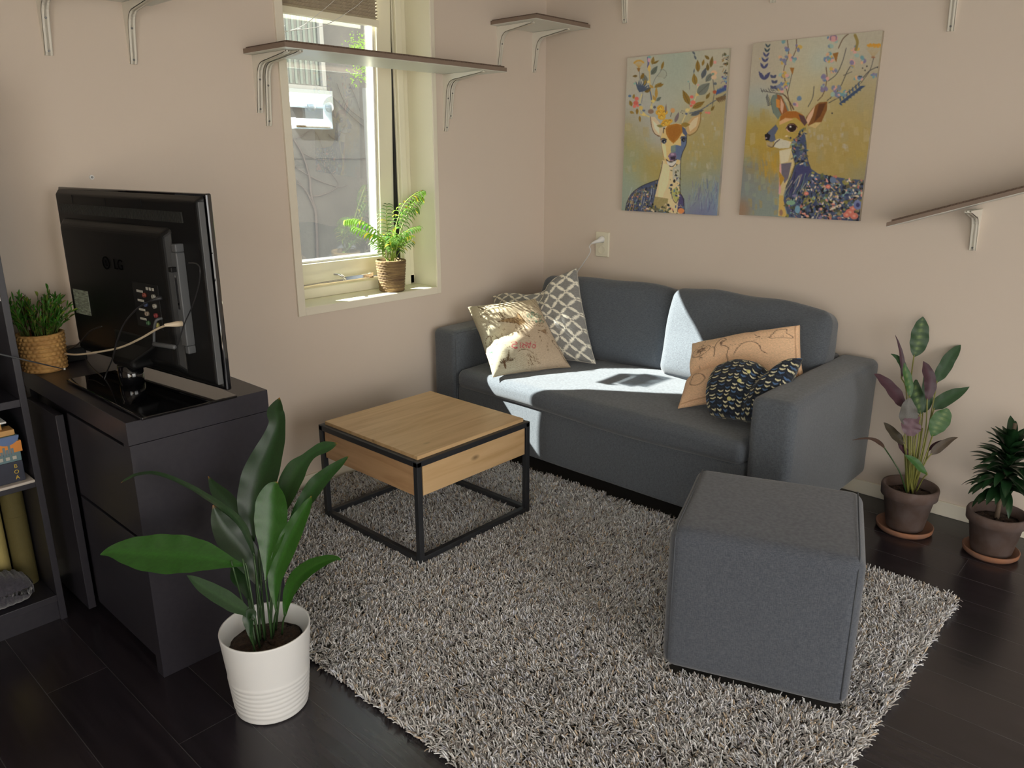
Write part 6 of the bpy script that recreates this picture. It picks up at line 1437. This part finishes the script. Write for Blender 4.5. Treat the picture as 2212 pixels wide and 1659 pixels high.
t = thing('game_box', 'teal game box with an orange band and blue fan shape, on the navy box', 'box', (-2.87, -.19, sh2+.073))
z0 = sh2+.073; MB().box(-3.02, GX-.001, -.302, -.06, z0, z0+.078).build('carton', mat('teal_card', (.14, .23, .25), .5), t, bevel=.0015)
MB().box(-3.02, GX+.004, -.3045, -.29, z0+.028, z0+.060).build('orange_band', mat('orange_card', (.72, .27, .05), .5), t)
b = MB(); fan = [(GX-.062, z0+.0775)]+[(GX-.030-.031*math.cos(a), z0+.0775-.026*math.sin(a)) for a in np.linspace(0, math.pi, 12)]
MB().prism([(p, q_) for p, q_ in fan[1:]], -.3046, -.3030).build('fan_print', mat('blue_print', (.12, .19, .38), .5), t)
b = MB(); 
for k, h_ in enumerate((.014, .026, .018, .03, .02)): MB().box(GX-.052+k*.007, GX-.046+k*.007, -.3052, -.304, z0+.022, z0+.022+h_).build('tower_print', mat('slate_print_%d' % k, (.16, .22, .25), .5), t)
for k in range(3): MB().box(GX-.058+k*.017, GX-.048+k*.017, -.3050, -.3015, z0+.008, z0+.018).build('icon_print', M['print'], t)
z1_ = z0+.079
t = thing('wooden_block', 'flat light wooden bar lying on top of the teal game box', 'block', (-2.85, -.2, z1_)); M['pine'] = wood_mat('pine', (.62, .36, .13), (.48, .26, .09), 'x', knots=False)
MB().box(-3.0, GX-.006, -.300, -.25, z1_, z1_+.016).build('block', M['pine'], t, bevel=.0015)
t = thing('wooden_block', 'short wooden bar lying across the longer bar on the game boxes', 'block', (-2.87, -.2, z1_+.016)); MB().box(-2.98, GX-.032, -.285, -.245, z1_+.0165, z1_+.040).build('block', M['pine'], t, bevel=.0015)
t = thing('white_tray', 'thin white tray edge under the middle bookcase shelf', 'tray', (-2.9, -.2, z1_+.04)); MB().box(-3.03, GX-.024, -.31, -.1, z1_+.0405, z1_+.0455).build('tray', M['white_plastic'], t, bevel=.001)
# blue rimmed plate standing on the middle shelf and white box on the one above
t = thing('decorative_plate', 'white plate with a blue rim standing at the left picture edge', 'plate', (-2.79, -.2, .722))
Pm = Matrix.Translation((-2.792, -.285, .722+.082)) @ Matrix.Rotation(math.radians(80), 4, 'X')
MB().lathe([(0, 0), (.05, 0), (.078, .008), (.082, .010), (.082, .012), (.077, .011), (.05, .003), (0, .003)], (0, 0, 0), 56, axis=Pm).build('rim', mat('blue_rim', (.03, .06, .2), .3), t, smooth=True)
MB().lathe([(0, .0035), (.05, .0035), (.074, .0115), (.074, .0125), (.05, .0045), (0, .0045)], (0, 0, 0), 56, axis=Pm).build('plate_face', M['white_plastic'], t, smooth=True)
t = thing('red_box', 'dark red-brown box on the upper bookcase shelf', 'box', (-2.8, -.15, 1.032)); MB().box(-2.9, -2.672, -.28, -.06, 1.0325, 1.15).build('carton', mat('dark_red_card', (.05, .012, .008), .4), t, bevel=.002)
t = thing('white_strip', 'white card along the front of the upper bookcase shelf', 'card', (-2.8, -.3, 1.01)); MB().box(-2.95, -2.670, -.3035, -.3015, 1.008, 1.032).build('card', M['white_plastic'], t)
# thin metal rod (aerial) crossing in front of the basket
t = thing('telescopic_aerial', 'thin grey metal aerial rod crossing in front of the straw basket', 'aerial', at(0, 765, 'y', -.34))
MB().tube([(-2.80, -.33, .90), at(0, 765, 'y', -.335), at(137, 797, 'y', -.30)], [.0028, .0026, .0016], 8).build('rod', M['grey_plastic'], t, smooth=True)
c_ = Vector(at(138, 797, 'y', -.30)); MB().tube([c_, c_+Vector((.004, 0, -.001))], .0026, 8).build('tip', M['white_plastic'], t, smooth=True)

# ------------------------------------------------------------------ clear bird feeder on the outside of the glass
bf = thing('bird_feeder', 'clear plastic bird feeder stuck to the outside of the window glass', 'bird feeder', (-1.27, .23, 1.5))
cl = glass_mat('clear_acrylic', (.97, .99, 1.0), 2.0, haze=.16); clr = glass_mat('clear_acrylic_roof', (.9, .96, 1.0), 2.5, haze=.45)
FX0, FX1, FY0, FY1 = -1.385, -1.190, .200, .262
b = MB(); n = 10; arc = [(FY0+.0, 1.642)]+[(FY0+.075*math.sin(a), 1.600+.042*math.cos(a)) for a in np.linspace(0, math.pi/2, 8)]
V = []; F = []
for (y, z) in arc: V += [(FX0-.006, y, z), (FX1+.006, y, z)]
for (y, z) in arc: V += [(FX0-.006, y-.0, z-.003), (FX1+.006, y, z-.003)]
k = len(arc)
for i in range(k-1): F += [(2*i, 2*i+1, 2*i+3, 2*i+2), (2*k+2*i, 2*k+2*i+2, 2*k+2*i+3, 2*k+2*i+1)]
b.add(V, F); b.box(FX0-.006, FX1+.006, FY0, FY0+.075, 1.590, 1.6); b.build('roof', clr, bf)
MB().box(FX0+.062, FX1, FY0, FY0+.003, 1.505, 1.60).build('back_plate', cl, bf)
b = MB(); b.box(FX0+.01, FX1, FY1, FY1+.003, 1.502, 1.545); b.box(FX0+.01, FX0+.013, FY0, FY1, 1.502, 1.545); b.box(FX1-.003, FX1, FY0, FY1, 1.502, 1.6); b.box(FX0+.01, FX1, FY0, FY1, 1.502, 1.505)
b.build('tray', clr, bf)
MB().box(FX0+.018, FX1-.008, FY0+.006, FY1-.006, 1.506, 1.514).build('seed', mat('bird_seed', (.62, .50, .32), .8, var=(150, (.3, .2, .1), .8)), bf)
for x in (-1.300, -1.210):
    m_ = MB(); m_.lathe([(0, 0), (.021, 0), (.021, .0015), (.012, .005), (.006, .011), (0, .012)], (0, 0, 0), 28, axis=Matrix.Translation((x, .1885, 1.590)) @ Matrix.Rotation(math.radians(-90), 4, 'X'))
    m_.build('suction_cup', cl, bf, smooth=True)
for o in list(bpy.data.objects):
    if '_org' in o: del o['_org']
